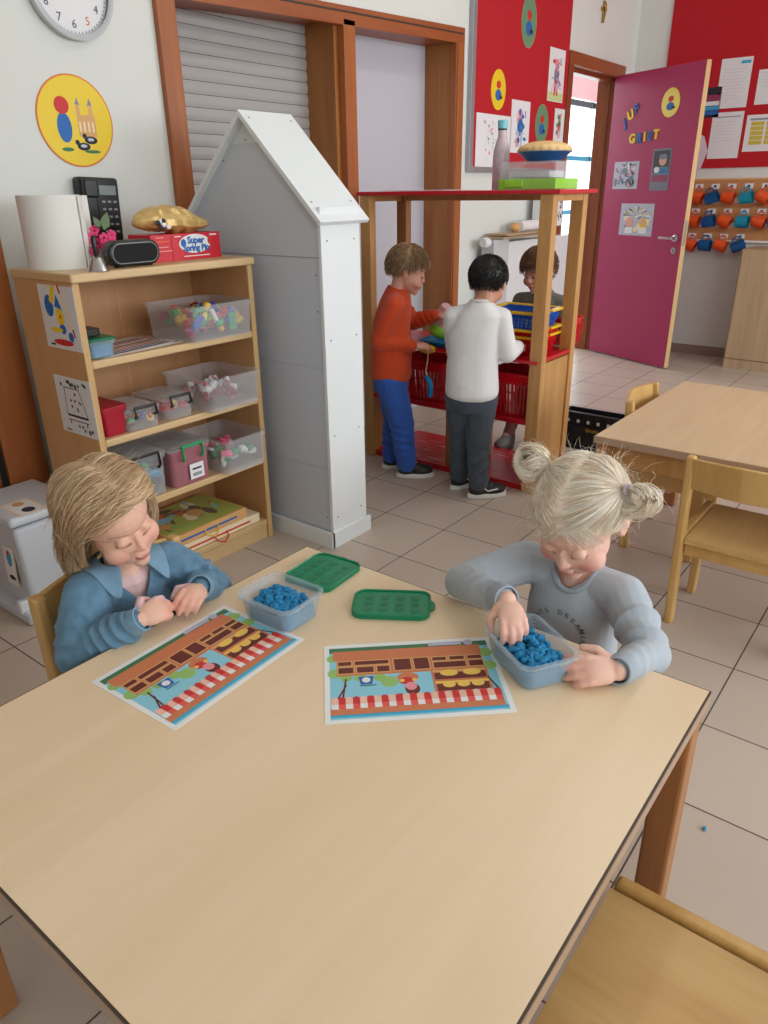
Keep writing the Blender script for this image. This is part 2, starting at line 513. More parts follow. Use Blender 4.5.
# head follows the slightly falling line of the lintel
mb.prism([(1.925, 1.91), (3.93, 2.0), (3.93, 2.073), (1.925, 1.985)], 2.475 - 2.515, 0, frame_h, frameM((0, 2.475, 0), (1, 0, 0), (0, 0, 1)))
mb.prism([(1.965, 1.965), (3.91, 2.04), (3.91, 2.048), (1.965, 1.973)], 0, .004, edge_dark, frameM((0, 2.475, 0), (1, 0, 0), (0, 0, 1)))
mb.box((3.858, 2.468, 0), (3.866, 2.476, 2.0), jamb_m)
struct(mb.build('trim_1', bevel=.003))
mb = MB()
mb.box((2.90, 2.515, 0), (2.925, 2.69, 1.98), jamb_m); mb.box((3.005, 2.515, 0), (3.02, 2.69, 1.99), jamb_m); mb.box((2.925, 2.515, 0), (3.005, 2.69, 1.98), jamb_m)
mb.box((3.85, 2.515, 0), (3.915, 2.69, 2.0), jamb_m); mb.box((1.98, 2.515, 0), (2.02, 2.69, 1.98), jamb_m)
mb.prism([(2.02, 1.93), (2.90, 1.975), (2.90, 2.02), (2.02, 2.02)], -.175, 0, frame_h, frameM((0, 2.515, 0), (1, 0, 0), (0, 0, 1)))
mb.prism([(3.02, 1.975), (3.85, 2.0), (3.85, 2.025), (3.02, 2.025)], -.175, 0, frame_h, frameM((0, 2.515, 0), (1, 0, 0), (0, 0, 1)))
struct(mb.build('trim_2'))
# roller shutter: curved slats
mb = MB(); z = .02
while z < 1.99:
    prof = []
    for i in range(7):
        a = PI * i / 6
        prof.append((2.69 - .0055 * math.sin(a), z + .046 * (i / 6)))
    vs = [(x, y, zz) for x in (2.02, 2.90) for (y, zz) in prof]
    mb.add(vs, [(i, 7 + i, 8 + i, i + 1) for i in range(6)], shutter_m)
    z += .048
mb.box((2.02, 2.69, 0), (2.90, 2.695, 1.98), dark_pl)
struct(mb.build('window_4', smooth=True))
mb = MB(); mb.box((3.02, 2.68, 0), (3.85, 2.69, 2.0), lilac)
o = struct(mb.build('door_3'))
mb = MB(); M = frameM((3.10, 2.68, 1.905), (1, 0, 0), (0, 0, 1)); mb.lathe([(.016, 0), (.016, .006), (.009, .008), (.009, .02)], metal_m, M, 20); mb.lathe([(.007, .0202), (.006, .021)], black_m, M, 12)
mb.build('door_lock', o, smooth=True)
# second frame at the far left edge with a stained door
mb = MB(); mb.box((1.075, 2.475, 0), (1.215, 2.5, 2.05), frame_m); mb.box((-.1, 2.475, 1.98), (1.075, 2.5, 2.05), frame_h)
mb.box((1.05, 2.49, 0), (1.075, 2.5, 1.98), black_m); struct(mb.build('trim_3', bevel=.003))
sbox('door_2', (-.1, 2.485, .01), (1.05, 2.499, 1.98), darkjamb_m)
# doorway to the corridor
mb = MB()
mb.box((5.235, 2.475, 0), (5.31, 2.60, 2.055), darkjamb_m); mb.box((6.13, 2.49, 0), (6.17, 2.61, 2.055), darkjamb_m)
mb.box((5.235, 2.47, 2.04), (6.21, 2.61, 2.12), frame_h)
mb.box((5.31, 2.53, 2.015), (6.13, 2.61, 2.045), darkjamb_m)
mb.box((6.118, 2.545, 0), (6.135, 2.645, 2.03), darkjamb_m)
struct(mb.build('trim_4', bevel=.003))
# baseboards
grout_base = mat('skirting_tile', (150, 130, 118), .45)
for nm, a, b in (('baseboard_far', (6.437, -3, 0), (6.45, 2.5, .075)), ('baseboard_left', (3.93, 2.487, 0), (5.235, 2.5, .075)), ('baseboard_right', (-2.5, -3.0, 0), (6.437, -2.987, .075))):
    sbox(nm, a, b, grout_base, .002)

# the magenta door, open about 65 degrees
dd = V((-.3569, -.7685, 0)).normalized()          # from hinge to free edge
hinge = V((6.085, 2.495, .012))
door_n = V((dd.y, -dd.x, 0))                       # visible face normal side
if door_n.dot(V((-1, 0, 0))) < 0: door_n = -door_n
MD = Matrix(((dd.x, 0, door_n.x, hinge.x), (dd.y, 0, door_n.y, hinge.y), (0, 1, 0, hinge.z), (0, 0, 0, 1)))  # u along the door, v up, w out of the face
door_edge = wood('door_edge_wood', (226, 196, 142), (208, 176, 122), 'Z', 1, .4)
mb = MB(); mb.box((0, 0, -.04), (.836, 2.035, 0), purple, MD)
mb.box((.836, 0, -.04), (.840, 2.035, 0), door_edge, MD)
door = struct(mb.build('door_1'))
mb = MB(); M = MD @ T(.775, .93, 0)
mb.lathe([(.026, 0), (.026, .006), (.012, .01), (.012, .045)], metal_m, M, 24)
mb.tube([(0, 0, .045), (-.02, 0, .05), (-.11, 0, .05)], .009, metal_m, 12, M)
mb.lathe([(.022, 0), (.022, .006)], metal_m, MD @ T(.775, .845, 0), 20); mb.box((-.003, -.012, .006), (.003, .012, .007), black_m, MD @ T(.775, .845, 0))
mb.build('door_handle', door, smooth=True)
mb = MB(); mb.box((.8401, .88, -.03), (.842, 1.05, -.008), metal_m, MD); mb.build('lock_plate', door)

# ------------------------------------------------------------------ lettering and pictures on the door
letters = [('J', .150, 1.685, 24, 'blue', blue_pr), ('U', .185, 1.725, 24, 'yellow', yellow_pr), ('F', .245, 1.765, 20, 'blue', blue_pr),
           ('G', .214, 1.575, 0, 'yellow', yellow_pr), ('R', .288, 1.575, 0, 'blue', blue_pr), ('I', .356, 1.580, 0, 'yellow', yellow_pr), ('E', .392, 1.585, 0, 'blue', blue_pr), ('T', .450, 1.59, 0, 'yellow', yellow_pr)]
for k, (ch, u, v_, rot, cn, m_) in enumerate(letters):
    mb = MB()
    # the door plane is seen with its hinge on the left
    text_into(mb, ch, .084, MD @ T(u, v_, .004) @ Matrix.Rotation(math.radians(rot), 4, 'Z'), m_, .004, bold=.0035)
    tag(mb.build('foam_letter'), '%s foam letter %s in the %s line of lettering on the magenta door' % (cn, ch, 'upper' if k < 3 else 'lower'), 'letter', 'foam letters on the door')
rnd = random.Random(5)


def scribble_layers(w, h, palette, n, r=(.01, .03), seed=1, marg=.01):
    rr = random.Random(seed); L = []
    for i in range(n):
        a, b = rr.uniform(*r), rr.uniform(*r)
        cx = rr.uniform(-w / 2 + a + marg, w / 2 - a - marg) if w / 2 > a + marg else 0
        cy = rr.uniform(-h / 2 + b + marg, h / 2 - b - marg) if h / 2 > b + marg else 0
        k = rr.random()
        if k < .5: L.append((circ(cx, cy, a, b, 9), rr.choice(palette)))
        else:
            t = rr.uniform(0, PI); c, s_ = math.cos(t), math.sin(t); q = a * .22
            L.append(([(cx + c * a - s_ * q, cy + s_ * a + c * q), (cx - c * a - s_ * q, cy - s_ * a + c * q), (cx - c * a + s_ * q, cy - s_ * a - c * q), (cx + c * a + s_ * q, cy + s_ * a - c * q)], rr.choice(palette)))
    return L


def ctr(w, h): return rc(-w / 2, -h / 2, w / 2, h / 2)


photo_dark = mat('photo_dark', (52, 52, 66), .4); photo_grey = mat('photo_grey', (120, 126, 146), .4); skin_pr = mat('print_skin', (216, 170, 146), .5)
photo_lilac = mat('photo_lilac', (186, 190, 212), .4); photo_teal = mat('photo_teal', (70, 132, 160), .4); photo_wine = mat('photo_wine', (150, 60, 96), .4)
o = decal('photo_print', MD @ T(.215, 1.355, .001), scribble_layers(.25, .185, [photo_teal, photo_wine, photo_lilac, paper, photo_grey, photo_teal, pink_pr, photo_dark], 60, (.010, .032), 3, .002), (ctr(.255, .19), photo_lilac))
tag(o, 'small square colourful photo on the left of the magenta door', 'photo', 'photos on the door')
L = [(rc(-.06, -.02, .06, .125), photo_dark), (circ(.01, .06, .028, .034), skin_pr), (circ(.01, .085, .03, .018), photo_grey), (rc(-.05, -.03, .055, .02), photo_teal), (circ(-.03, 0, .02, .02), paper), (circ(.02, -.01, .025, .015), blue_pr), (rc(-.06, -.08, .06, -.035), photo_wine), (rc(-.06, -.13, .06, -.08), photo_grey)]
o = decal('photo_print', MD @ T(.555, 1.385, .001) @ Matrix.Diagonal((1.25, 1.0, 1, 1)), L, (ctr(.14, .275), photo_grey))
tag(o, 'tall grey-bordered photo of a child at a table, right side of the door', 'photo', 'photos on the door')
L = scribble_layers(.23, .18, [cream_pr, photo_lilac, paper, photo_grey], 20, (.012, .03), 9, .004)
for k in range(14):
    a = PI * k / 13
    L.append(([(math.cos(a) * .02, .02 + math.sin(a) * .02), (math.cos(a - .06) * .10, .01 + math.sin(a - .06) * .075), (math.cos(a + .06) * .10, .01 + math.sin(a + .06) * .075)], [photo_teal, paper, yellow_pr][k % 3]))
for x, c in ((-.05, pink_pr), (.055, yellow_pr)): L += [(circ(x, -.02, .03, .034), c), (circ(x, -.015, .02, .022), skin_pr), (rc(x - .03, -.09, x + .03, -.05), paper)]
o = decal('photo_print', MD @ T(.375, 1.045, .001) @ Matrix.Diagonal((1.35, 1.08, 1, 1)), L, (ctr(.25, .21), photo_lilac))
tag(o, 'widest picture on the door, radiating blue rays around two round faces, lowest of the three', 'photo', 'photos on the door')


def oval_sticker(name, M, rx, ry, base_m, rim_m, label, seed, big=False):
    L = [(circ(0, 0, rx * .965, ry * .965, 40), base_m)]
    if big:
        # a pale castle with two towers and two grey pigeons; the storybook figure is left out
        for x0, x1, y1 in ((.005, .072, .02), (.005, .02, .05), (.05, .066, .05)):
            L.append((rc(x0, -.045, x1, y1), tan_pr))
        for x in (.0125, .058): L.append(([(x - .009, .05), (x + .009, .05), (x, .072)], photo_grey))
        for i in range(4): L.append((rc(.01 + i * .016, -.03, .016 + i * .016, .0), cream_pr))
        for x, y in ((.045, -.055), (.015, -.075)):
            L += [(circ(x, y, .024, .012), ink), (circ(x - .022, y + .012, .008, .008), ink), (circ(x, y + .002, .012, .005), photo_lilac)]
        L += [(circ(-.045, -.085, .022, .006), dgreen_pr), (circ(.045, -.09, .03, .005), dgreen_pr)]
        L += [(circ(-.045, -.02, .026, .045), blue_pr), (circ(-.045, .045, .026, .026), red_pr)]
    else:
        L += [(circ(0, -ry * .25, rx * .42, ry * .28), blue_pr), (circ(0, ry * .25, rx * .3, ry * .2), red_pr), (circ(rx * .35, -ry * .35, rx * .2, ry * .1), ink)]
    o = decal(name, M, L, (circ(0, 0, rx, ry, 40), rim_m), .002)
    return tag(o, label, 'sticker')


oval_sticker('oval_sticker', MD @ T(.572, 1.81, .001), .082, .092, mat('sticker_pale_yellow', (238, 226, 110), .5), yellow_pr, 'pale yellow oval sticker near the top of the magenta door', 1)
ML = lambda x, z, d=0: frameM((x, 2.5 - .001 - d, z), (1, 0, 0), (0, 0, 1))      # on the left wall, facing the room
oval_sticker('oval_sticker', ML(1.558, 1.505), .138, .138, yellow_pr, orange_pr, 'large yellow oval picture with castle and pigeons on the wall under the clock', 2, True)

# wall clock
mb = MB(); M = ML(1.60, 1.885)
mb.lathe([(.14, 0), (.148, .01), (.148, .03), (.136, .035), (.130, .028)], mat('clock_rim', (200, 204, 208), .3), M, 48, cap=False)
mb.lathe([(.135, .002), (.134, .012)], paper, M, 48)
clock_root = thing('wall_clock', 'round white wall clock with a silver rim, cut by the top left edge', 'clock', (1.6, 2.49, 1.885))
mb.build('clock_case', clock_root, smooth=True)
mb = MB()
for h in range(1, 13):
    a = math.radians(90 - 30 * h)
    text_into(mb, str(h), .034, M @ T(.1 * math.cos(a), .1 * math.sin(a) - .012, .013), orange_pr if h == 5 else mat('clock_digit', (84, 96, 128), .6), .0004, 'CENTER')
for k in range(60):
    a = math.radians(6 * k); M2 = M @ Matrix.Rotation(a, 4, 'Z'); mb.flat(rc(.122, -.001, .129, .001), .0128, ink, M2)
mb.build('dial_numbers', clock_root)
mb = MB(); mb.box((-.004, -.01, .015), (.004, .065, .017), black_m, M @ Matrix.Rotation(.9, 4, 'Z')); mb.box((-.003, -.01, .018), (.003, .095, .02), black_m, M @ Matrix.Rotation(-.5, 4, 'Z')); mb.build('clock_hands', clock_root)

# red board on the left wall
mb = MB(); mb.box((4.045, 2.478, 1.405), (5.225, 2.5, 3.0), red_m)
brd = thing('notice_board', 'tall red felt notice board in a grey frame between the wooden frame and doorway', 'notice board', (4.6, 2.49, 1.4))
mb.build('felt_panel', brd)
mb = MB(); fm = mat('alu_frame', (168, 172, 176), .4, metal=.6)
mb.box((4.005, 2.472, 1.375), (4.045, 2.5, 3.02), fm); mb.box((4.045, 2.472, 1.375), (5.235, 2.5, 1.405), fm); mb.box((4.005, 2.472, 3.0), (5.235, 2.5, 3.03), fm)
mb.build('board_frame', brd, bevel=.002)
MLB = lambda x, z: ML(x, z, .0225)
fpal = [photo_lilac, pink_pr, photo_grey, cyan_pr, cream_pr]
draws = [(4.28, 1.54, .41, .29, [photo_lilac, pink_pr, photo_grey, sky_pr], 40, 'white drawing with faint pastel scribbles, lowest left on the red board behind the bottle', 31, .012),
         (4.60, 1.635, .24, .29, [pink_pr, blue_pr, green_pr, photo_lilac], 18, 'narrow white drawing of a pink and blue figure, beside the green oval', 32, .02),
         (5.055, 1.955, .225, .30, [pink_pr, photo_grey, photo_lilac, blue_pr, red_pr], 22, 'white drawing of a blue and pink figure, highest paper on the red board', 33, .022),
         (5.145, 1.67, .15, .20, [green_pr, red_pr, dgreen_pr, pink_pr], 12, 'white drawing with red and green strokes, next to the door frame on the red board', 34, .02)]
for (x, z, w, h, pal, n, lab, sd, rr_) in draws:
    rnd2 = random.Random(sd); L = scribble_layers(w * .8, h * .85, pal, n, (rr_ * .5, rr_), sd)
    if n < 30: L = [(circ(0, h * .22, w * .13, w * .13), pal[0]), (circ(0, 0, w * .16, h * .17), pal[1]), (rc(-w * .12, -h * .38, -w * .03, -h * .1), pal[-1]), (rc(w * .03, -h * .38, w * .12, -h * .1), pal[-1])] + L
    if sd == 33: L = [(rc(-w / 2 + .005, -h / 2 + .005, w / 2 - .005, -h * .32), mat('print_lime', (206, 216, 150), .7))] + L
    tag(decal('drawing', MLB(x, z), L, (ctr(w, h), paper)), lab, 'drawing', 'children\'s drawings on the left red board')
gov = mat('print_sage', (106, 146, 110), .6)
oval_sticker('oval_sticker', MLB(4.64, 2.195), .095, .135, gov, mat('print_sage_rim', (150, 170, 140), .6), 'sage green oval sticker near the top of the left red board', 3)
oval_sticker('oval_sticker', MLB(4.89, 1.665), .09, .115, gov, mat('print_sage_rim', (150, 170, 140), .6), 'sage green oval sticker low on the left red board above the pie', 4)
oval_sticker('oval_sticker', MLB(4.31, 1.815), .085, .105, yellow_pr, yellow_pr, 'yellow oval sticker with a blue shape on the left red board', 5)
t = thing('added_ceiling_lamp', 'long fluorescent ceiling lamp added out of view for glare on the foreground table', 'lamp', (3.05, .89, 3.06))  # unseen fitting, added to go with the table-top glare light
MB().box((2.28, .77, 3.05), (3.82, 1.01, 3.099), white_lac).build('housing', t, bevel=.004)
for y in (.83, .95): MB().tube([(2.32, y, 3.036), (3.78, y, 3.036)], .012, mat('added_lamp_tube', (250, 246, 236), .4), 10).build('tube', t, smooth=True)
# small brass figure on the wall above the doorway
mb = MB(); M = ML(5.75, 2.41)
mb.box((-.012, -.07, .002), (.012, .06, .014), brass, M); mb.box((-.04, .0, .002), (.04, .022, .014), brass, M); mb.ball((0, .03, .018), (.014, .018, .01), brass, M); mb.tube([(-.012, -.055, .016), (0, -.01, .02), (.0, .02, .018)], .007, brass, 8, M)
tag(mb.build('wall_ornament', bevel=.002), 'small brass ornament on the wall above the doorway', 'ornament')

# far wall: red board, papers, mug rack
mb = MB(); mb.box((6.437, -2.0, 1.41), (6.449, 2.245, 3.05), red_m)
tag(mb.build('notice_board'), 'wide red felt board covering the far wall behind the magenta door', 'notice board')
MF = lambda y, z, d=0: frameM((6.436 - d, y, z), (0, -1, 0), (0, 0, 1))    # on the far wall; u runs to the right as seen
rule = [(rc(-.085, .09 - i * .021, .075 - .02 * (i % 3), .092 - i * .021), mat('ink_pale', (196, 198, 206), .8)) for i in range(10)]
o = decal('notice_sheet', MF(1.735, 1.97) @ Matrix.Rotation(-.0, 4, 'Z'), rule + [(rc(.03, .12, .095, .14), cyan_pr)], (ctr(.215, .32), paper))
tag(o, 'white printed sheet with a blue corner label, upper one on the far red board', 'paper', 'sheets on the far red board')
o = decal('notice_sheet', MF(1.74, 1.63), [(rc(-.10, .12, .09, .127), grey_ink)] + rule[:7], (ctr(.22, .31), paper))
tag(o, 'white sheet hanging directly below the sheet with the blue corner label', 'paper', 'sheets on the far red board')
o = decal('notice_sheet', MF(1.90, 1.53), [], ([(-.06, -.17), (.015, -.12), (.05, .0), (.01, .10), (-.06, .14)], mat('pale_pink_paper', (222, 206, 214), .7)))
tag(o, 'pale pinkish curled sheet peeking out behind the open door edge', 'paper', 'sheets on the far red board')
L = [(rc(-.055, .06, .055, .09), ink), (rc(-.055, .01, .055, .05), photo_wine), (rc(-.055, -.02, .055, .008), paper), (rc(-.055, -.05, .055, -.025), cyan_pr), (rc(-.055, -.08, .055, -.055), blue_pr)]
o = decal('colour_chart', MF(1.872, 1.855), L, (ctr(.12, .20), photo_dark)); tag(o, 'small dark card with red and blue bands beside the open door', 'card')
o = decal('notice_sheet', MF(1.47, 1.93), rule[:5] + [(circ(.03, .02, .02, .02), dgreen_pr)], (ctr(.21, .22), paper)); tag(o, 'white sheet at the right edge of the photo, above the yellow timetable', 'paper', 'sheets on the far red board')
L = []
for i in range(3):
    for j in range(5): L.append((rc(-.15 + i * .105, -.075 + j * .031, -.06 + i * .105, -.048 + j * .031), mat('print_olive', (206, 186, 70), .7)))
L.append((rc(-.16, .085, .16, .098), grey_ink))
o = decal('timetable', MF(1.42, 1.635), L, (ctr(.37, .24), paper)); tag(o, 'white timetable with columns of yellow boxes on the far red board', 'timetable')

mb = MB(); mb.box((6.425, .4, .88), (6.449, 1.98, 1.335), cork)
for z in (1.325, 1.155, .975): mb.box((6.42, .4, z), (6.449, 1.98, z + .012), tan_pr)
for z in (1.19, 1.01): pass
for k in range(3):
    for i in range(7):
        y = 1.87 - i * .12; z = (1.30, 1.125, .945)[k]
        if k == 2 and i > 3: continue
        mb.box((6.422, y - .03, z - .035), (6.4255, y + .03, z), paper); mb.box((6.421, y - .008, z - .026), (6.4225, y + .010, z - .01), ink)
    mb.box((6.418, .4, (1.165, .99, .885)[k]), (6.426, 1.98, (1.20, 1.025, .90)[k]), paper)
tag(mb.build('mug_rack'), 'cork board with rows of hooks and name cards holding plastic mugs', 'rack')
rows = ['orange', 'blue', 'orange', 'teal', 'orange', 'blue', 'orange']
proto = {}
MUGM = {'orange': orange_pl, 'blue': mat('mug_blue', (20, 90, 150), .35), 'teal': mat('mug_teal', (20, 150, 180), .35)}
place = {0: 'top', 1: 'middle', 2: 'bottom'}
ordn = ['nearest the door', 'second from the door', 'third from the door', 'fourth from the door', 'fifth from the door', 'sixth from the door', 'seventh from the door']
for k in range(3):
    for i in range(7):
        if k == 2 and i > 3: continue
        if i == 6: continue
        c = rows[i] if not (k == 2 and i == 3) else 'blue'
        y = 1.87 - i * .12 + .005 * ((i * 7 + k * 3) % 3 - 1); z = (1.215, 1.045, .872)[k]
        ang = (.25, -.45, .12, -.2, .38, 0)[(i + 2 * k) % 6]
        M = Matrix.Translation(V((6.375, y, z - .012))) @ Matrix.Rotation(ang, 4, 'X') @ Matrix.Rotation(PI / 2, 4, 'Z') @ Matrix.Rotation(-PI / 2, 4, 'Y') @ Matrix.Scale(1.22, 4)
        key = (c)
        t = thing('plastic_mug', '%s plastic mug hanging in the %s row of the mug rack, %s' % (c, place[k], ordn[i]), 'mug', (6.375, y, z), 0, 'plastic mugs on hooks')
        t.matrix_basis = M
        if key not in proto:
            body = MB().lathe([(.028, -.038), (.031, -.036), (.038, .036), (.035, .036), (.029, -.030), (.001, -.030)], MUGM[c], None, 24).build('mug_body', smooth=True)
            hb = MB().tube([(.033, .0, .020), (.050, 0, .020), (.058, 0, .010), (.058, 0, -.010), (.050, 0, -.020), (.030, 0, -.020)], .0045, MUGM[c], 8).build('handle', smooth=True)
            proto[key] = (body, hb); body.parent = t; hb.parent = t
        else:
            for q in proto[key]:
                cc = q.copy(); COL.objects.link(cc); cc.parent = t
# low cabinet at the far right
t = thing('cabinet', 'low grey-oak cabinet at the right edge against the far wall', 'cabinet', (6.25, .9, 0))
MB().box((6.07, .3, .07), (6.436, 1.40, .862), oak_grey).build('carcass', t, bevel=.002)
MB().box((6.062, .31, .0), (6.436, 1.395, .07), oak_grey).build('plinth', t)
MB().box((6.055, .87, .075), (6.072, 1.388, .855), oak_grey).build('door', t, bevel=.002)
MB().box((6.055, .32, .075), (6.072, .865, .855), oak_grey).build('door', t, bevel=.002)

# radiator with boards and bag on it
t = thing('radiator', 'white panel radiator under the left red board, seen through the play stand', 'radiator', (4.7, 2.43, .1))
mb = MB(); mb.box((4.17, 2.37, .16), (5.22, 2.45, .98), white_pl)
mb.build('panel', t, bevel=.006)
MB().box((4.15, 2.366, .14), (4.34, 2.455, 1.0), mat('rad_side', (196, 198, 202), .4)).build('end_cover', t, bevel=.004)
mb = MB(); mb.lathe([(.026, 0), (.03, .01), (.03, .05), (.024, .06)], white_pl, frameM((4.15, 2.41, .985), (0, -1, 0), (0, 0, 1)), 20); mb.build('valve', t, smooth=True)
for x in (4.25, 5.15): MB().box((x, 2.40, 0), (x + .03, 2.43, .16), white_pl).build('foot', t)
for x in (4.25, 5.15): MB().box((x, 2.44, .7), (x + .03, 2.499, .74), white_pl).build('wall_bracket', t)
for k in range(2):
    mb = MB(); mb.box((4.20 + .03 * k, 2.33 - .01 * k, 1.002 + .016 * k), (4.78 + .02 * k, 2.47, 1.014 + .016 * k), oak_grey); 
    tag(mb.build('wooden_board', bevel=.002), ('brown wooden board lying on the radiator, lower of two', 'brown wooden board lying on another board on the radiator')[k], 'board', 'boards on the radiator')
mb = MB(); mb.tube([(4.52, 2.40, 1.063), (4.80, 2.40, 1.063)], .033, paper, 20); tag(mb.build('paper_roll', smooth=True), 'short white paper roll lying on the boards on the radiator', 'paper roll')
mb = MB(); mb.ball((4.47, 2.40, 1.058), (.035, .03, .027), tan_pr); tag(mb.build('ball', smooth=True), 'small tan ball beside the white paper roll on the radiator', 'ball')
t = thing('gift_bag', 'white paper bag with a black squiggle pattern standing on the radiator', 'bag', (4.93, 2.41, .985))
mb = MB(); mb.prism([(4.79, 2.37), (5.07, 2.37), (5.07, 2.45), (4.79, 2.45)], 1.047, 1.30, paper)
rr = random.Random(8)
for i in range(60):
    x = rr.uniform(4.805, 5.055); z = rr.uniform(1.06, 1.29); a = rr.uniform(0, PI)
    c, s_ = math.cos(a), math.sin(a); l, q = .014, .004
    mb.flat([(c * l - s_ * q, s_ * l + c * q), (-c * l - s_ * q, -s_ * l + c * q), (-c * l + s_ * q, -s_ * l - c * q), (c * l + s_ * q, s_ * l - c * q)], 0, black_m, frameM((x, 2.3695, z), (1, 0, 0), (0, 0, 1)))
mb.build('bag_body', t)
MB().tube([(4.86, 2.372, 1.30), (4.87, 2.372, 1.33), (4.93, 2.372, 1.35), (4.99, 2.372, 1.33), (5.0, 2.372, 1.30)], .004, black_m, 6).build('handle', t)

# ------------------------------------------------------------------ tables and chairs
def table(name, label, x0, x1, y0, y1, h, top_m, leg_m, ap_m, line_m):
    t = thing(name, label, 'table', ((x0 + x1) / 2, (y0 + y1) / 2, 0))
    mb = MB(); mb.prism([(x0 + .004, y0 + .004), (x1 - .004, y0 + .004), (x1 - .004, y1 - .004), (x0 + .004, y1 - .004)], h - .001, h, top_m)
    mb.box((x0, y0, h - .024), (x1, y1, h - .003), edge_m); mb.box((x0 + .001, y0 + .001, h - .0031), (x1 - .001, y1 - .001, h - .0009), line_m)
    mb.build('tabletop', t)
    a = .035
    mb = MB()
    for (p, q) in (((x0 + a, y0 + a), (x1 - a, y0 + a + .02)), ((x0 + a, y1 - a - .02), (x1 - a, y1 - a)), ((x0 + a, y0 + a), (x0 + a + .02, y1 - a)), ((x1 - a - .02, y0 + a), (x1 - a, y1 - a))):
        mb.box((p[0], p[1], h - .10), (q[0], q[1], h - .024), ap_m)
    mb.build('apron', t)
    s = .050
    for sx, sy in ((x0 + .006, y0 + .006), (x1 - .006 - s, y0 + .006), (x0 + .006, y1 - .006 - s), (x1 - .006 - s, y1 - .006 - s)):
        MB().box((sx, sy, 0), (sx + s, sy + s, h - .024), leg_m).build('leg', t, bevel=.006)
    return t


table('low_table', 'large square maple-topped children\'s table in the foreground with two play mats', .199, 1.077, .178, 1.066, .54, tabletop_m, leg_dark, beech, edge_dark)
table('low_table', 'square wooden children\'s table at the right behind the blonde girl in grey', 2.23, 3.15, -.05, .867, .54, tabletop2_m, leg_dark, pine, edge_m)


def make_chair(label, loc, rz, group='children\'s wooden chairs'):
    t = thing('child_chair', label, 'chair', (0, 0, 0), 0, group)
    W_, SZ = .168, .30
    # seat with a gentle dip, front +y
    vs = []; fs = []; n = 8
    for j in range(n + 1):
        y = -.165 + .33 * j / n
        for i in range(n + 1):
            x = -.15 + .30 * i / n
            vs.append((x, y, SZ + .012 - .008 * math.cos(x / .15 * PI / 2) * math.sin((j / n) * PI)))
    k = len(vs)
    vs += [(v[0], v[1], SZ - .006) for v in vs]
    N = n + 1
    for j in range(n):
        for i in range(n):
            a = j * N + i; fs.append((a, a + 1, a + N + 1, a + N)); fs.append((k + a, k + a + N, k + a + N + 1, k + a + 1))
    for i in range(n):
        fs.append((i, k + i, k + i + 1, i + 1)); a = n * N + i; fs.append((a, a + 1, k + a + 1, k + a))
        a = i * N; fs.append((a, a + N, k + a + N, k + a)); a = i * N + n; fs.append((a, k + a, k + a + N, a + N))
    MB().add(vs, fs, seat_m).build('seat', t, smooth=True)
    for s in (-1, 1):
        x0, x1 = sorted((s * .152, s * .177))
        M = Matrix(((0, 0, 1, 0), (1, 0, 0, 0), (0, 1, 0, 0), (0, 0, 0, 1)))
        # rear post: profile in (y,z), extruded in x
        MB().prism([(-.150, 0), (-.112, 0), (-.135, .30), (-.160, .575), (-.190, .575), (-.178, .30)], x0, x1, chair_m, M).build('leg', t, bevel=.007, seg=3)
        MB().prism([(.085, 0), (.122, 0), (.13, .27), (.08, .27)], x0, x1, chair_m, M).build('leg', t, bevel=.007, seg=3)
        MB().prism([(-.165, .262), (.150, .262), (.165, .285), (.16, .322), (-.165, .322)], x0 + .002 * s, x1 - .001, chair_m, M).build('seat_rail', t, bevel=.006, seg=3)
    MB().box((-.15, -.150, .25), (.15, -.132, .292), chair_m).build('cross_rail', t, bevel=.003)
    MB().box((-.15, .10, .25), (.15, .118, .292), chair_m).build('cross_rail', t, bevel=.003)
    vs = []; fs = []; n = 12
    for z, dy in ((.475, 0), (.535, -.004), (.57, -.006)):
        for i in range(n + 1):
            x = -.155 + .31 * i / n; b = .030 * math.cos(x / .155 * PI / 2)
            vs += [(x, -.165 - b + dy - (z - .475) * .08, z + (.008 * math.cos(x / .155 * PI / 2) if z > .56 else 0)), (x, -.178 - b + dy - (z - .475) * .08, z + (.008 * math.cos(x / .155 * PI / 2) if z > .56 else 0))]
    R_ = 2 * (n + 1)
    for r in range(2):
        for i in range(n):
            a = r * R_ + 2 * i
            fs.append((a, a + R_, a + R_ + 2, a + 2)); fs.append((a + 1, a + 3, a + R_ + 3, a + R_ + 1))
    for i in range(n):
        a = 2 * i; fs.append((a, a + 2, a + 3, a + 1)); a = 2 * R_ + 2 * i; fs.append((a, a + 1, a + 3, a + 2))
    for r in range(2):
        a = r * R_; fs.append((a, a + 1, a + R_ + 1, a + R_)); a = r * R_ + 2 * n; fs.append((a, a + R_, a + R_ + 1, a + 1))
    MB().add(vs, fs, chair_m).build('backrest', t, smooth=True, bevel=.003)
    return t


ch0 = make_chair('wooden child chair at the right table, nearest chair behind the blonde girl in grey', 0, 0)
spots = [((2.285, .36, 0), -90, None),
         ((2.765, .722, 0), 184, 'wooden child chair at the far side of the right table, only its back showing'),
         ((.675, .055, 0), 0, 'wooden child chair at the bottom right corner, partly under the foreground table'),
         ((.725, 1.115, 0), 182, 'wooden child chair the girl in the denim shirt sits on'),
         ]
for k, (loc, rz, lab) in enumerate(spots):
    c = ch0 if k == 0 else copy_tree(ch0)
    c.location = loc; c.rotation_euler = (0, 0, math.radians(rz))
    if lab: c['label'] = lab

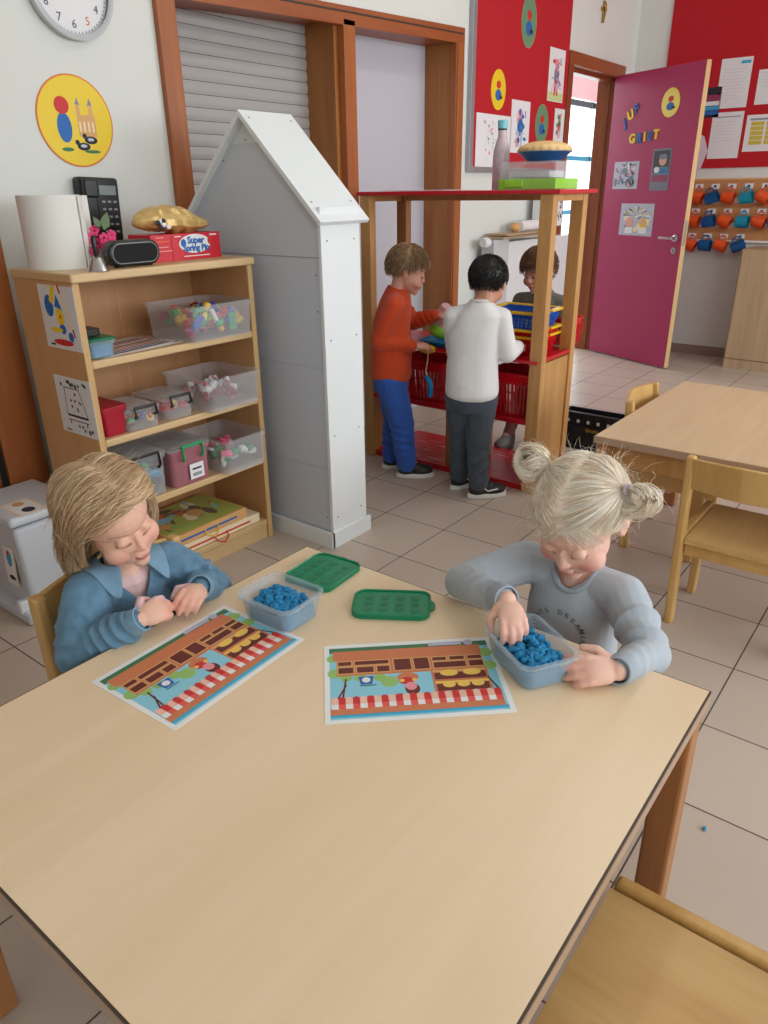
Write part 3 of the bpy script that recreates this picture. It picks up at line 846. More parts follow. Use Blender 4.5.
t = thing('child_stool', 'wooden child stool under the blonde girl in grey, mostly hidden by the table', 'stool', (1.24, .46, 0))
MB().prism(rrect(.28, .32, .03), .282, .302, seat_m, T(1.24, .46, 0)).build('seat', t, bevel=.004)
for sx in (-1, 1):
    for sy in (-1, 1): MB().box((1.24 + sx * .11 - .014, .46 + sy * .14 - .018, 0), (1.24 + sx * .11 + .014, .46 + sy * .14 + .018, .282), chair_m).build('leg', t, bevel=.005)
# ------------------------------------------------------------------ on the foreground table
def play_mat(label, TL, TR, BL):
    TL, TR, BL = V(TL), V(TR), V(BL)
    u = TR - TL; v = TL - BL
    M = frameM((BL.x, BL.y, .5402), tuple(u), tuple(v)); W_, H_ = .297, .21
    S = lambda x0, y0, x1, y1: rc(x0 * W_, y0 * H_, x1 * W_, y1 * H_)
    C = lambda x, y, r, r2=None: circ(x * W_, y * H_, r * H_, (r2 or r) * H_, 20)
    L = [(S(.03, .04, .97, .95), dgreen_pr), (S(.03, .04, .97, .88), sky_pr), (S(.03, .06, .97, .1), cyan_pr)]
    # foliage
    for x, y, r in ((.06, .60, .06), (.12, .54, .05), (.2, .53, .05), (.36, .46, .07), (.31, .52, .05), (.94, .6, .06), (.94, .78, .06), (.05, .80, .05)): L.append((C(x, y, r), green_pr))
    L += [(S(.05, .78, .92, .90), wallo_pr), (S(.07, .56, .915, .80), wallo_pr)]
    # brown slabs with pale outlines
    def slab(x0, y0, x1, y1): L.append((S(x0 - .006, y0 - .012, x1 + .006, y1 + .012), tan_pr)); L.append((S(x0, y0, x1, y1), brown_pr))
    slab(.08, .70, .155, .75); slab(.175, .70, .37, .75)
    slab(.08, .595, .165, .67); slab(.185, .595, .28, .67); slab(.30, .595, .37, .67)
    slab(.40, .60, .495, .75); slab(.515, .60, .60, .75)
    slab(.625, .70, .705, .745); slab(.725, .70, .81, .745); slab(.83, .70, .91, .745)
    slab(.625, .60, .81, .675); slab(.83, .60, .91, .675)
    # shelf unit with loaves
    L += [(S(.60, .29, .92, .56), wallo_pr), (S(.615, .445, .905, .53), brown_pr), (S(.615, .30, .905, .385), brown_pr), (S(.61, .54, .91, .565), tan_pr), (S(.61, .395, .91, .42), loaf_pr)]
    for x0, x1 in ((.645, .755), (.775, .885)): L += [(C((x0 + x1) / 2, .525, .072, .042), loaf_pr)]
    for x0 in (.685, .765, .845): L += [(C(x0, .375, .05, .036), loaf_pr)]
    # blue mug sign, plant stand, child
    L += [([(.19 * W_, .54 * H_), (.275 * W_, .54 * H_), (.262 * W_, .44 * H_), (.20 * W_, .44 * H_)], blue_pr), (C(.232, .495, .034), paper), (S(.195, .42, .285, .43), ink)]
    L += [([(.09 * W_, .25 * H_), (.10 * W_, .25 * H_), (.125 * W_, .52 * H_), (.115 * W_, .52 * H_)], brown_pr), ([(.055 * W_, .24 * H_), (.065 * W_, .24 * H_), (.125 * W_, .44 * H_), (.115 * W_, .44 * H_)], brown_pr)]
    L += [(C(.465, .50, .085, .06), wallo_pr), (C(.455, .455, .06, .045), red_pr), (C(.48, .35, .058, .07), brown_pr), (C(.41, .27, .03), brown_pr), (C(.475, .385, .045, .05), pink_pr), (C(.43, .46, .02), loaf_pr), (C(.5, .46, .02), loaf_pr)]
    L += [([(.95 * W_, .26 * H_), (.96 * W_, .26 * H_), (.915 * W_, .45 * H_), (.905 * W_, .45 * H_)], ink)]
    # striped awning
    L.append((S(.03, .09, .955, .17), wallo_pr))
    n = 24
    for i in range(n):
        x0 = .035 + .92 * i / n; x1 = x0 + .92 / n
        m_ = (red_pr if i % 2 else mat('print_peach', (236, 190, 170), .6)); m2 = (mat('print_red_light', (226, 90, 84), .6) if i % 2 else paper)
        L.append((S(x0, .155, x1, .215), m2)); L.append((S(x0, .21, x1, .27), m_)); L.append((C((x0 + x1) / 2, .268, .027, .03), m_))
    L.append((S(.62, .905, .82, .955), photo_lilac)); L.append((C(.86, .93, .04, .04), photo_lilac))
    o = decal('play_mat', M, L, (rc(0, 0, W_, H_), mat('mat_white', (236, 238, 238), .3)), .0005, step=.00006)
    return tag(o, label, 'play mat', 'laminated dough mats on the table')


play_mat('laminated picture mat of a bakery stall lying in front of the girl in denim', (.486, .992, 0), (.785, 1.004, 0), (.497, .793, 0))
play_mat('laminated picture mat of a bakery stall lying in front of the blonde girl in grey', (.794, .766, 0), (.987, .555, 0), (.643, .621, 0))


def dough_box(label, cx, cy, rz, w, d, seed):
    t = thing('plastic_box', label, 'box', (cx, cy, .5405), rz, 'open boxes of blue dough')
    M = T(cx, cy, .5405) @ Rz(rz)
    mb = MB(); shell_tub(mb, w - .026, d - .026, w - .01, d - .01, .052, .02, clear_b, M, .0015, .005, .008)
    mb.build('tub', t, smooth=True)
    mb = MB(); rr = random.Random(seed)
    mb.prism(rrect(w - .032, d - .032, .018), .003, .026, sand_m, M)
    lumps(mb, rr, w - .05, d - .048, .022, .044, 230, .005, .0095, [sand_m], M, .5, .6)
    o = mb.build('modelling_dough', smooth=True)
    tag(o, 'blue crumbled modelling dough in the box %s' % ('beside the green lids, near the girl in denim' if seed == 1 else 'held by the blonde girl in grey'), 'dough', kind='stuff')


dough_box('bluish clear box of blue dough on the table near the girl in denim, untouched', .828, .897, math.radians(2), .118, .138, 1)
dough_box('bluish clear box of blue dough that the blonde girl in grey holds', .962, .446, math.radians(-31), .112, .150, 2)


def green_lid(label, cx, cy, rz, w, d):
    M = T(cx, cy, .5405) @ Rz(rz)
    mb = MB(); mb.prism(rrect(w, d, .022, 6), 0, .007, lid_green, M)
    pts = rrect(w - .004, d - .004, .021, 6); mb.tube([(x, y, .008) for x, y in pts], .0028, lid_green, 6, M, closed=True)
    mb.prism(circ(w / 2 - .004, 0, .014, .02, 16), .002, .005, lid_green, M)
    for i in range(4):
        for j in range(3): mb.prism(circ(-w / 2 + .03 + i * (w - .06) / 3, -d / 2 + .027 + j * (d - .054) / 2, .009, .009, 14), .007, .0078, lid_green_d, M)
    o = mb.build('box_lid', smooth=True)
    return tag(o, label, 'lid', 'green box lids')


green_lid('green plastic lid near the far corner of the table, beside the box of dough', .998, .945, math.radians(5), .135, .118)
green_lid('green plastic lid lying nearer the middle of the table, above the right play mat', .978, .748, math.radians(-57), .150, .098)

# ------------------------------------------------------------------ bookshelf
X0, X1, YF, YB = 1.165, 1.852, 2.02, 2.345
sh = thing('bookshelf', 'light beech bookshelf with four shelves of toy boxes against the left wall', 'bookshelf', (1.5, 2.2, 0))
mb = MB(); side_m = wood('beech_side', (206, 160, 112), (196, 150, 102), 'Z', .6, .45)
for a, b in ((X0, X0 + .022), (X1 - .022, X1)): 
    MB().box((a, YF + .01, 0), (b, YB, 1.05), side_m).build('side_panel', sh)
    MB().box((a, YF, 0), (b, YF + .01, 1.05), beech_v).build('edge_strip', sh, bevel=.003)
MB().box((X0 + .022, YB - .008, .0), (X1 - .022, YB, 1.05), shelf_back).build('back_panel', sh)
MB().box(((X0 + X1) / 2 - .0015, YB - .0095, .0), ((X0 + X1) / 2 + .0015, YB - .008, 1.05), side_m).build('back_seam', sh)
MB().box((X0 - .004, YF - .008, 1.05), (X1 + .008, YB + .01, 1.076), beech).build('top_board', sh, bevel=.006, seg=3)
for z in (.080, .340, .580, .825):
    MB().box((X0 + .022, YF + (.0 if z > .1 else .004), z - .024), (X1 - .022, YB - .008, z), beech).build('shelf', sh, bevel=.005, seg=3)
MB().box((X0 + .022, YF + .012, .0), (X1 - .022, YF + .03, .056), beech).build('plinth', sh)
# pictures on the side panel (u runs toward the front)
MS = lambda y, z: frameM((X0 - .0005, y, z), (0, -1, 0), (0, 0, 1))
clown = [([(x * .86, y * .80 + .008) for x, y in p_], c_) for p_, c_ in [(circ(-.055, .03, .027, .04), blue_pr), ([(-.05, .05), (-.03, .035), (.0, .10), (-.02, .11)], yellow_pr), (circ(.005, -.005, .024, .034), yellow_pr), ([(-.02, .03), (.025, .02), (.0, .075)], blue_pr), (circ(.007, -.005, .006, .007), red_pr),
         (circ(.01, -.05, .02, .018), blue_pr), ([(.02, .10), (.032, .098), (.075, -.045), (.062, -.045)], cream_pr), ([(.014, .11), (.024, .11), (.034, .08), (.022, .08)], red_pr), ([(.068, -.045), (.078, -.045), (.084, -.075), (.074, -.075)], red_pr),
         (circ(-.03, -.055, .04, .009), yellow_pr), (circ(.055, -.075, .015, .018), blue_pr), (circ(.0, -.10, .062, .012), red_pr), (rc(-.085, -.115, -.055, -.108), ink)]]
o = decal('picture_card', MS(2.115, .948), clown, (ctr(.192, .185), mat('card_white', (224, 226, 226), .4))); tag(o, 'white picture card of yellow, blue and red clay shapes, upper one on the bookshelf side', 'card', 'picture cards on the bookshelf side')
L = [(rc(-.055, -.035, .06, -.028), ink), (rc(-.055, .055, .03, .058), ink), ([(-.058, -.03), (-.055, -.03), (-.048, .057), (-.051, .057)], ink), ([(.057, -.03), (.06, -.03), (.03, .057), (.027, .057)], ink), (rc(-.055, -.048, .06, -.045), ink), (rc(-.045, -.06, -.04, -.045), ink), (rc(.045, -.06, .05, -.045), ink)]
rr = random.Random(3)
for i in range(8): L.append((circ(rr.uniform(-.04, .035), rr.uniform(-.015, .045), .005, .005, 10), rr.choice([dgreen_pr, ink])))
for i in range(18): L.append((circ(rr.uniform(-.07, .075), rr.choice([rr.uniform(-.078, -.062), rr.uniform(.064, .078)]), .0055, .006, 8), rr.choice([dgreen_pr, ink])))
L.append((rc(-.075, -.083, -.045, -.079), ink))
o = decal('picture_card', MS(2.115, .678), L, (ctr(.20, .182), mat('card_white', (224, 226, 226), .4))); tag(o, 'white line-drawn card of a table with counters, lower one on the bookshelf side', 'card', 'picture cards on the bookshelf side')


def tub(label, cx, cy, z, w, d, h, seed, fills, lid=None, body=None, fillh=.5, name='toy_tub', content='toys', contlab=None, r0=.011, r1=.02, n=46):
    t = thing(name, label, 'box', (cx, cy, z), 0, 'toy boxes on the bookshelf')
    M = T(cx, cy, z + .0005)
    mb = MB(); shell_tub(mb, w * .90, d * .93, w - .012, d - .012, h, .018, body or clear, M, .002, .012, .012); mb.build('tub', t, smooth=True)
    if fills:
        mb = MB(); lumps(mb, random.Random(seed), w * .64, d * .70, .024, h * fillh * (.82 if lid else 1), n, r0, r1, fills, M, .2, .9, True)
        tag(mb.build('toy_pieces', smooth=True), contlab or ('mixed toy pieces inside the ' + label), 'toys', kind='stuff')
    if lid:
        mb = MB(); mb.prism(rrect(w + .004, d + .004, .018), h, h + .008, lid[0], M); mb.prism(rrect(w - .03, d - .03, .014), h + .008, h + .012, lid[0], M); mb.build('lid', t, smooth=True, bevel=.002)
        if lid[1]:
            mb = MB(); k = lid[2] if len(lid) > 2 else 1
            mb.tube([(-w * .28 * k, -d / 2 - .004, h * .72), (-w * .3 * k, -d / 2 - .014, h * .8), (-w * .3 * k, -d / 2 - .008, h + .014), (w * .3 * k, -d / 2 - .008, h + .014), (w * .3 * k, -d / 2 - .014, h * .8), (w * .28 * k, -d / 2 - .004, h * .72)], .0055, lid[1], 8, M)
            mb.build('clip_handle', t, smooth=True)
    return t


toycols = [yellow_pl, red_pl, blue_pl, green_pl, orange_pl, pink_pl, yellow_pl, mat('toy_maroon', (140, 30, 50), .4), white_pl]
tub('large clear open tub of colourful toys on the top shelf', 1.675, 2.11, .825, .29, .25, .115, 11, toycols, fillh=.72, n=90, contlab='yellow, red and blue toy pieces inside the large open tub on the top shelf', r0=.014, r1=.026)
tub('clear open tub with pale and pink pieces at the right of the second shelf', 1.69, 2.10, .58, .25, .26, .115, 12, [white_pl, pink_pl, white_pl, mat('toy_maroon', (140, 30, 50), .4)], fillh=.55, contlab='white and pink toy pieces inside the open tub on the second shelf')
tub('clear open tub with green and pink pieces at the right of the third shelf', 1.715, 2.10, .34, .21, .26, .125, 13, [green_pl, pink_pl, green_pl, white_pl], fillh=.6, contlab='green and pink toy pieces inside the open tub on the third shelf')
tub('clear lidded box with a black clip and blue toy on the third shelf', 1.305, 2.13, .34, .20, .21, .14, 14, [cyan_pr, cyan_pr, green_pl, yellow_pl, orange_pl], (clear_lid, dark_pl), fillh=.75, contlab='blue, green and yellow toys inside the black-clipped box on the third shelf', r0=.014, r1=.03)
t = tub('reddish clear box with a green handle in the middle of the third shelf', 1.50, 2.13, .34, .175, .22, .13, 15, [pink_pl, red_pl, mat('toy_maroon', (140, 30, 50), .4)], (clear_lid, green_pl, .8), clear_red, .75, contlab='red toy pieces inside the green-handled box on the third shelf')
o = decal('paper_label', frameM((1.515, 2.019, .385), (1, 0, 0), (0, 0, 1)), [(rc(-.02, .005, .02, .012), ink), (rc(-.02, -.018, .02, -.006), grey_ink)], (ctr(.06, .055), paper), parent=t); 
tub('small clear lidded box with a black clip on the second shelf, beside the red box', 1.338, 2.11, .58, .13, .18, .062, 16, [yellow_pl, green_pl, red_pl, blue_pl], (clear_lid, dark_pl), fillh=.7, contlab='bright small pieces inside the small lidded box beside the red box', r0=.008, r1=.013)
tub('small clear lidded box with a black clip in the middle of the second shelf', 1.485, 2.12, .58, .13, .18, .066, 17, [red_pl, red_pl, orange_pl, yellow_pl], (clear_lid, dark_pl), fillh=.7, contlab='red small pieces inside the lidded box in the middle of the second shelf', r0=.008, r1=.013)
t = thing('storage_box', 'small solid dark red box at the left end of the second shelf', 'box', (1.242, 2.13, .58), 0, 'toy boxes on the bookshelf')
mb = MB(); shell_tub(mb, .075, .18, .088, .19, .085, .014, mat('box_maroon', (168, 18, 44), .35), T(1.242, 2.13, .581), .002); mb.build('tub', t, smooth=True)
MB().prism(rrect(.096, .20, .014), .085, .093, mat('box_maroon', (168, 18, 44), .35), T(1.242, 2.13, .581)).build('lid', t, bevel=.002)
t = thing('plastic_box', 'small blue box with a green lid at the left end of the top shelf', 'box', (1.235, 2.11, .825))
mb = MB(); shell_tub(mb, .08, .13, .09, .14, .05, .016, clear_b, T(1.237, 2.10, .828), .002); mb.prism(rrect(.076, .124, .014), .003, .040, sand_m, T(1.237, 2.10, .828)); mb.build('tub', t, smooth=True)
MB().prism(rrect(.098, .148, .018), .05, .058, lid_green_d, T(1.237, 2.10, .828)).build('lid', t, bevel=.002)
mb = MB(); mb.prism(rrect(.07, .09, .012), 0, .022, dark_pl, T(1.225, 2.11, .889)); tag(mb.build('small_case', bevel=.003), 'small black case on top of the green-lidded box', 'case')
for k in range(2):
    M = T(1.40 - .03 * k, 2.15, .8252 + .0012 * k) @ Rz(.05 + .1 * k); L = []
    rr = random.Random(40 + k)
    for i in range(9): L.append((rc(-.14, -.085 + i * .02, .14, -.073 + i * .02), [red_pr, wallo_pr, blue_pr, brown_pr, cream_pr, red_pr][rr.randrange(6)]))
    tag(decal('play_mat', M, L, (rc(-.148, -.1, .148, .1), mat('mat_white', (236, 238, 238), .3)), .0006, step=.0001), ('printed red mat lying at the bottom of the stack on the top shelf', 'printed red mat lying on another mat on the top shelf')[k], 'play mat', 'mats on the shelf')
# bottom shelf: wooden game boxes
def game_box(label, x, y, z, w, d, h, rz, top, seed, cord=None):
    t = thing('game_box', label, 'game box', (x, y, z), rz, 'game boxes on the bottom shelf'); M = T(x, y, z) @ Rz(rz)
    MB().box((-w / 2, -d / 2, 0), (w / 2, d / 2, h), tan_pr if seed == 1 else cream_pr, M).build('case', t, bevel=.002)
    decal('picture_top', M @ T(0, 0, h), scribble_layers(w * .92, d * .92, top, 26, (.015, .05), seed, .002), (ctr(w * .94, d * .92), mat('print_meadow', (176, 186, 96), .6) if seed == 1 else cream_pr), .0005, t, .0001)
    MB().box((-w / 2 + .01, -d / 2 - .0006, h * .35), (w / 2 - .05, -d / 2, h * .55), blue_pr if seed == 1 else red_pr, M).build('side_print', t)
    if cord:
        MB().tube([(-.03, -d / 2 - .001, h * .6), (-.028, -d / 2 - .012, h * .1), (0, -d / 2 - .022, -.01), (.028, -d / 2 - .012, h * .1), (.03, -d / 2 - .001, h * .6)], .0025, cord, 6, M).build('cord_handle', t)
game_box('flat printed game board box at the bottom of the stack on the bottom shelf', 1.60, 2.17, .081, .40, .27, .035, .0, [red_pr, cream_pr, blue_pr], 2, red_pl)
game_box('wooden puzzle case with a painted landscape lid and yellow cord handle on the bottom shelf', 1.56, 2.17, .1172, .36, .26, .040, .02, [sky_pr, tan_pr, green_pr, mat('print_taupe', (120, 100, 84), .6), mat('print_taupe', (120, 100, 84), .6), wallo_pr, cream_pr], 1, yellow_pl)

# ------------------------------------------------------------------ on top of the bookshelf
ZT = 1.0762
mb = MB(); cm = mat('roll_white', (228, 227, 222), .75)
prof = [(.088, 0), (.088, .205), (.080, .205), (.080, 0)]
mb.lathe(prof, cm, T(1.262, 2.235, ZT), 48, cap=False)
pts = []
for i in range(14):
    a = math.radians(-60 + 52 * i / 13); pts.append((.094 * math.cos(a), .094 * math.sin(a)))
pts += [(p[0] * 1.0 + .0, p[1] * 1.0) for p in [(.125, -.005)]]
inner = [(p[0] * .975, p[1] * .975 + .001) for p in reversed(pts)]
mb.prism(pts + inner, 0, .203, cm, T(1.262, 2.235, ZT))
tag(mb.build('paper_drum', smooth=True), 'large white card cylinder standing on the left end of the bookshelf', 'paper roll')
# telephone on the wall
t = thing('telephone', 'black wall telephone with handset and keypad above the bookshelf', 'telephone', (1.6, 2.47, 1.22))
Mp = frameM((1.578, 2.499, 1.225), (1, 0, 0), (0, 0, 1)) @ Matrix.Rotation(math.radians(-2), 4, 'Z')
MB().box((-.075, -.11, 0), (.075, .11, .045), dark_pl, Mp).build('base', t, bevel=.01, seg=3)
mb = MB(); mb.box((-.068, -.10, .045), (-.022, .10, .062), dark_pl, Mp); mb.box((-.071, .045, .045), (-.019, .102, .068), dark_pl, Mp); mb.box((-.071, -.102, .045), (-.019, -.05, .068), dark_pl, Mp); mb.build('handset', t, bevel=.006, smooth=True)
MB().box((-.005, .055, .045), (.06, .085, .047), mat('lcd', (130, 140, 140), .3), Mp).build('display', t)
mb = MB()
for i in range(3):
    for j in range(5): mb.box((.002 + i * .022, .03 - j * .024, .045), (.014 + i * .022, .037 - j * .024, .0475), grey_ink, Mp)
mb.build('keypad', t)
# speaker
t = thing('speaker', 'small black oval speaker with a grey rim on top of the bookshelf', 'speaker', (1.412, 2.05, ZT))
Ms = frameM((1.412, 2.075, ZT + .040), (1, 0.0, 0), (0, 0, 1)) @ Matrix.Rotation(0, 4, 'X')
MB().prism(rrect(.182, .074, .035, 8), -.022, .022, dark_pl, Ms).build('case', t, bevel=.008, smooth=True, seg=3)
mb = MB(); mb.tube([(x, y, .022) for x, y in rrect(.160, .056, .027, 8)], .0022, mat('rim_grey', (130, 132, 136), .35), 6, Ms, closed=True); mb.prism(rrect(.158, .054, .026, 8), .021, .0235, mat('speaker_cloth', (26, 27, 30), .9, bump=.8, bscale=900), Ms); mb.build('grille', t)
for x in (-.05, .05): MB().box((x - .01, -.0402, -.012), (x + .01, -.035, .012), black_m, Ms).build('foot', t)
# bell
t = thing('hand_bell', 'small silver hand bell with a black handle on the bookshelf edge', 'bell', (1.268, 2.04, ZT))
MB().lathe([(.032, 0), (.029, .004), (.020, .026), (.015, .036), (.004, .040)], metal_m, T(1.268, 2.04, ZT), 28).build('bell', t, smooth=True)
MB().lathe([(.004, .039), (.0065, .048), (.0085, .088), (.006, .096), (.002, .098)], dark_pl, T(1.268, 2.04, ZT), 16).build('handle', t, smooth=True)
# artificial flowers
t = thing('artificial_flowers', 'bunch of pink artificial flowers with green leaves behind the bell', 'flowers', (1.375, 2.165, ZT))
rr = random.Random(2); mb = MB(); pk = mat('petal_pink', (226, 60, 120), .6, var=.25, vscale=40)
for i in range(15):
    c = V((1.372 + rr.uniform(-.035, .055), 2.165 + rr.uniform(-.03, .03), ZT + .02 + rr.uniform(0, .085)))
    for k in range(5):
        a = 2 * PI * k / 5 + i; mb.ball(tuple(c + V((math.cos(a) * .010, -.004, math.sin(a) * .010))), (.008, .005, .008), pk, n=8)
mb.build('petals', t, smooth=True)
mb = MB(); lf = mat('leaf_green', (96, 120, 80), .6)
for (x, z, a, l) in ((1.392, .125, 1.2, .045), (1.46, .06, -.2, .04), (1.365, .125, 2.1, .03), (1.345, .05, 2.8, .03)):
    d = V((math.cos(a), 0, math.sin(a))); s_ = V((-math.sin(a), 0, math.cos(a))); c = V((x, 2.16, ZT + z))
    q = [c - d * l * .5, c - d * l * .1 + s_ * l * .38, c + d * l * .35 + s_ * l * .25, c + d * l * .7, c + d * l * .35 - s_ * l * .25, c - d * l * .1 - s_ * l * .38]
    mb.add([tuple(p) for p in q] + [tuple(p + V((0, .003, 0))) for p in q], [(0, 1, 2, 3, 4, 5), (11, 10, 9, 8, 7, 6)] + [(i, 6 + i, 6 + (i + 1) % 6, (i + 1) % 6) for i in range(6)], lf)
mb.build('leaves', t)
MB().tube([(1.38, 2.165, ZT), (1.375, 2.165, ZT + .06)], .004, lf).build('stem', t)
# red craft box with lettering
t = thing('craft_box', 'bright red cardboard craft box with blue and white lettering on the bookshelf', 'box', (1.62, 2.19, ZT))
rb = mat('red_card', (206, 26, 46), .4)
MB().box((1.515, 2.115, ZT), (1.80, 2.235, ZT + .083), rb).build('carton', t, bevel=.001)
mb = MB(); Mx = frameM((1.70, 2.1145, ZT + .045), (1, 0, 0), (0, 0, 1))
mb.prism(circ(-.01, .005, .066, .030, 20), 0, .0006, paper, Mx); mb.prism(circ(-.058, .008, .011, .013, 14), .0006, .001, blue_pr, Mx); mb.prism(circ(.054, .012, .010, .013, 14), .0006, .001, red_pr, Mx)
text_into(mb, 'Super', .030, Mx @ T(-.006, .006, .0012), blue_pr, .0004, 'CENTER', .0012); text_into(mb, 'Spring Pin', .027, Mx @ T(-.006, -.017, .0012), blue_pr, .0004, 'CENTER', .0012)
mb.box((-.06, -.035, 0), (.05, -.032, .0006), paper, Mx); mb.box((-.09, .028, 0), (-.065, .031, .0006), paper, Mx); mb.box((.055, .028, 0), (.085, .033, .0006), paper, Mx)
for z, w in ((.028, .03), (.015, .05), (-.002, .045), (-.014, .06)): mb.box((-.165, z, 0), (-.165 + w, z + .003, .0006), orange_pr if w == .05 else pink_pr, Mx)
mb.box((-.105, -.042, 0), (-.103, .035, .0006), mat('red_dark', (150, 14, 30), .5), Mx)
mb.build('box_print', t)
# crumpled snack bag
foil = mat('gold_foil', (208, 174, 108), .3, metal=.25, var=.35, vscale=45)
vs = []; fs = []; nu, nv = 40, 16
for j in range(nv + 1):
    for i in range(nu + 1):
        u = i / nu; v_ = j / nv; x = (u - .5) * .30; th = 2 * PI * v_
        a = max(.02, math.sin(PI * min(1, u * 1.02)) ** .55)
        prof = .044 * a * (1 - .5 * max(0, u - .55) / .45)
        y = math.cos(th) * .062 * a; z = math.sin(th) * prof
        nn = abs(noise.noise(V((x * 22, y * 26, z * 26 + 3)))) * .030 - .008 + abs(noise.noise(V((x * 50, y * 50, z * 50)))) * .016
        vs.append((1.655 + x * 1.05, 2.175 + y * (1 + nn * 8), ZT + .083 + .036 + z * (1 + nn * 14) + (.010 * math.sin(u * 5))))
for j in range(nv):
    for i in range(nu): a = j * (nu + 1) + i; fs.append((a, a + nu + 1, a + nu + 2, a + 1))
mb = MB().add(vs, fs, foil); 
t = thing('snack_bag', 'crumpled golden snack bag lying on the red craft box', 'bag', (1.62, 2.18, ZT + .084))
mb.build('foil_bag', t)
mb = MB()
for i in range(8): mb.ball((1.575 + rr.uniform(-.03, .04), 2.118 + rr.uniform(-.002, .004), ZT + .112 + rr.uniform(-.012, .014)), (.010, .004, .008), [ink, paper][i % 2], n=8)
mb.build('bag_print', t, smooth=True)

# ------------------------------------------------------------------ storage bin beside the bookshelf
t = thing('waste_bin', 'pale grey plastic bin with a lid and picture stickers left of the bookshelf', 'bin', (1.02, 2.3, 0))
bx0, bx1, by0, by1, bh = .915, 1.135, 2.165, 2.45, .375
mb = MB(); vs = []
for z, e in ((.03, .018), (.335, 0)): vs += [(bx0 + e, by0 + e, z), (bx1 - e, by0 + e, z), (bx1 - e, by1 - e, z), (bx0 + e, by1 - e, z)]
mb.add(vs, [(3, 2, 1, 0), (4, 5, 6, 7), (0, 1, 5, 4), (1, 2, 6, 5), (2, 3, 7, 6), (3, 0, 4, 7)], greyw_pl); mb.build('body', t, bevel=.015, seg=3)
MB().box((bx0 + .01, by0 + .01, .325), (bx1 - .01, by1 - .01, .345), photo_grey).build('liner_rim', t, bevel=.004)
MB().box((bx0 - .012, by0 - .012, .343), (bx1 + .008, by1, .375), greyw_pl).build('lid', t, bevel=.012, seg=3)
MB().box((bx0 - .02, by0 - .015, 0), (bx1, by1, .04), greyw_pl).build('base', t, bevel=.012, seg=3)
MB().box((bx0 - .022, by0 + .03, .03), (bx0 + .02, by0 + .055, .075), white_pl).build('pedal', t, bevel=.005)
Mb = frameM((bx0 + .004, 2.25, .20), (0, -1, 0), (.06, 0, 1))
decal('sticker', Mb @ T(-.0, -.015, .0015), [(ctr(.062, .125), paper), (circ(0, .025, .016, .028), cyan_pr), (circ(-.006, .045, .008, .008), red_pr), (circ(.004, -.04, .02, .008), ink)], (ctr(.07, .135), cream_pr), .0006, t)
decal('sticker', Mb @ T(.01, .105, -.002), [(rc(-.02, -.012, .02, -.002), cyan_pr)], (rc(-.02, -.02, .02, .02), red_pr), .0006, t)
decal('sticker', T(bx0 + .07, 2.22, .3752), [(ctr(.075, .12), paper), (circ(0, -.03, .02, .022), ink), (circ(0, .035, .018, .02), tan_pr)], (ctr(.09, .135), cream_pr), .0006, t)

# ------------------------------------------------------------------ white play tower
t = thing('play_tower', 'tall white and grey wooden play tower with a steep gabled roof', 'play house', (2.02, 2.07, 0))
hy0, hy1, ay = 1.758, 2.392, 2.075
Mx = Matrix(((0, 0, 1, 0), (1, 0, 0, 0), (0, 1, 0, 0), (0, 0, 0, 1)))    # (y,z) outline extruded along x
MB().prism([(hy0 + .002, .05), (hy1 - .002, .05), (hy1 - .002, 1.215), (ay + .09, 1.435), (ay - .09, 1.435), (hy0 + .002, 1.215)], 1.918, 1.928, grey_pan, Mx).build('gable_panel', t)
MB().prism([(ay + .09, 1.435), (ay, 1.515), (ay - .09, 1.435)], 1.93, 1.936, white_lac, Mx).build('gable_peak', t)
mb = MB(); mb.box((1.9165, hy0 + .002, 1.075), (1.918, hy1 - .002, 1.078), grey_ink); mb.box((1.9165, hy0, .70), (1.918, hy1, .702), mat('joint_pale', (176, 182, 190), .5)); mb.box((1.9165, hy0, .32), (1.918, hy1, .322), mat('joint_pale', (176, 182, 190), .5)); mb.build('panel_joint', t)
MB().box((1.915, hy0 - .012, 0), (2.118, hy0 + .002, 1.235), white_lac).build('side_panel', t, bevel=.001)
MB().box((1.915, hy1 - .002, 0), (2.118, hy1 + .012, 1.225), white_lac).build('side_panel', t, bevel=.001)
MB().prism([(hy0, 0), (hy1, 0), (hy1, 1.21), (ay, 1.50), (hy0, 1.21)], 2.10, 2.116, white_lac, Mx).build('rear_panel', t)
th = .012
MB().prism([(ay, 1.535), (hy0 - .035, 1.190), (hy0 - .024, 1.180), (ay, 1.514)], 1.893, 2.147, white_lac, Mx).build('roof_board', t, bevel=.001)
MB().prism([(ay, 1.535), (ay, 1.514), (hy1 + .024, 1.180), (hy1 + .035, 1.190)], 1.893, 2.147, white_lac, Mx).build('roof_board', t, bevel=.001)
MB().box((1.900, hy0 - .022, 0), (2.135, hy0 - .010, .065), white_lac).build('skirting_board', t, bevel=.001)
MB().box((1.897, hy0 - .022, 0), (1.912, hy1 + .02, .065), white_lac).build('skirting_board', t, bevel=.001)
mb = MB(); scr = mat('screw', (90, 90, 94), .4, metal=.8)
for z in (1.13, .80, .45, .12):
    for x in (1.945, 2.085):
        mb.lathe([(.0035, 0), (.002, .001)], scr, frameM((x, hy0 - .012, z), (1, 0, 0), (0, 0, 1)), 8)
for (y, z) in ((ay, 1.445), (ay + .12, 1.385), (ay - .12, 1.385), (hy0 + .02, 1.23), (hy1 - .03, 1.2), (hy0 + .02, 1.02), (hy0 + .02, .90), (hy0 + .02, .12)):
    mb.lathe([(.0035, 0), (.002, .001)], scr, frameM((1.918, y, z), (0, -1, 0), (0, 0, 1)), 8)
sl = V((0, -.352, -.345)).normalized(); nrm = V((0, -.345, .352)).normalized()
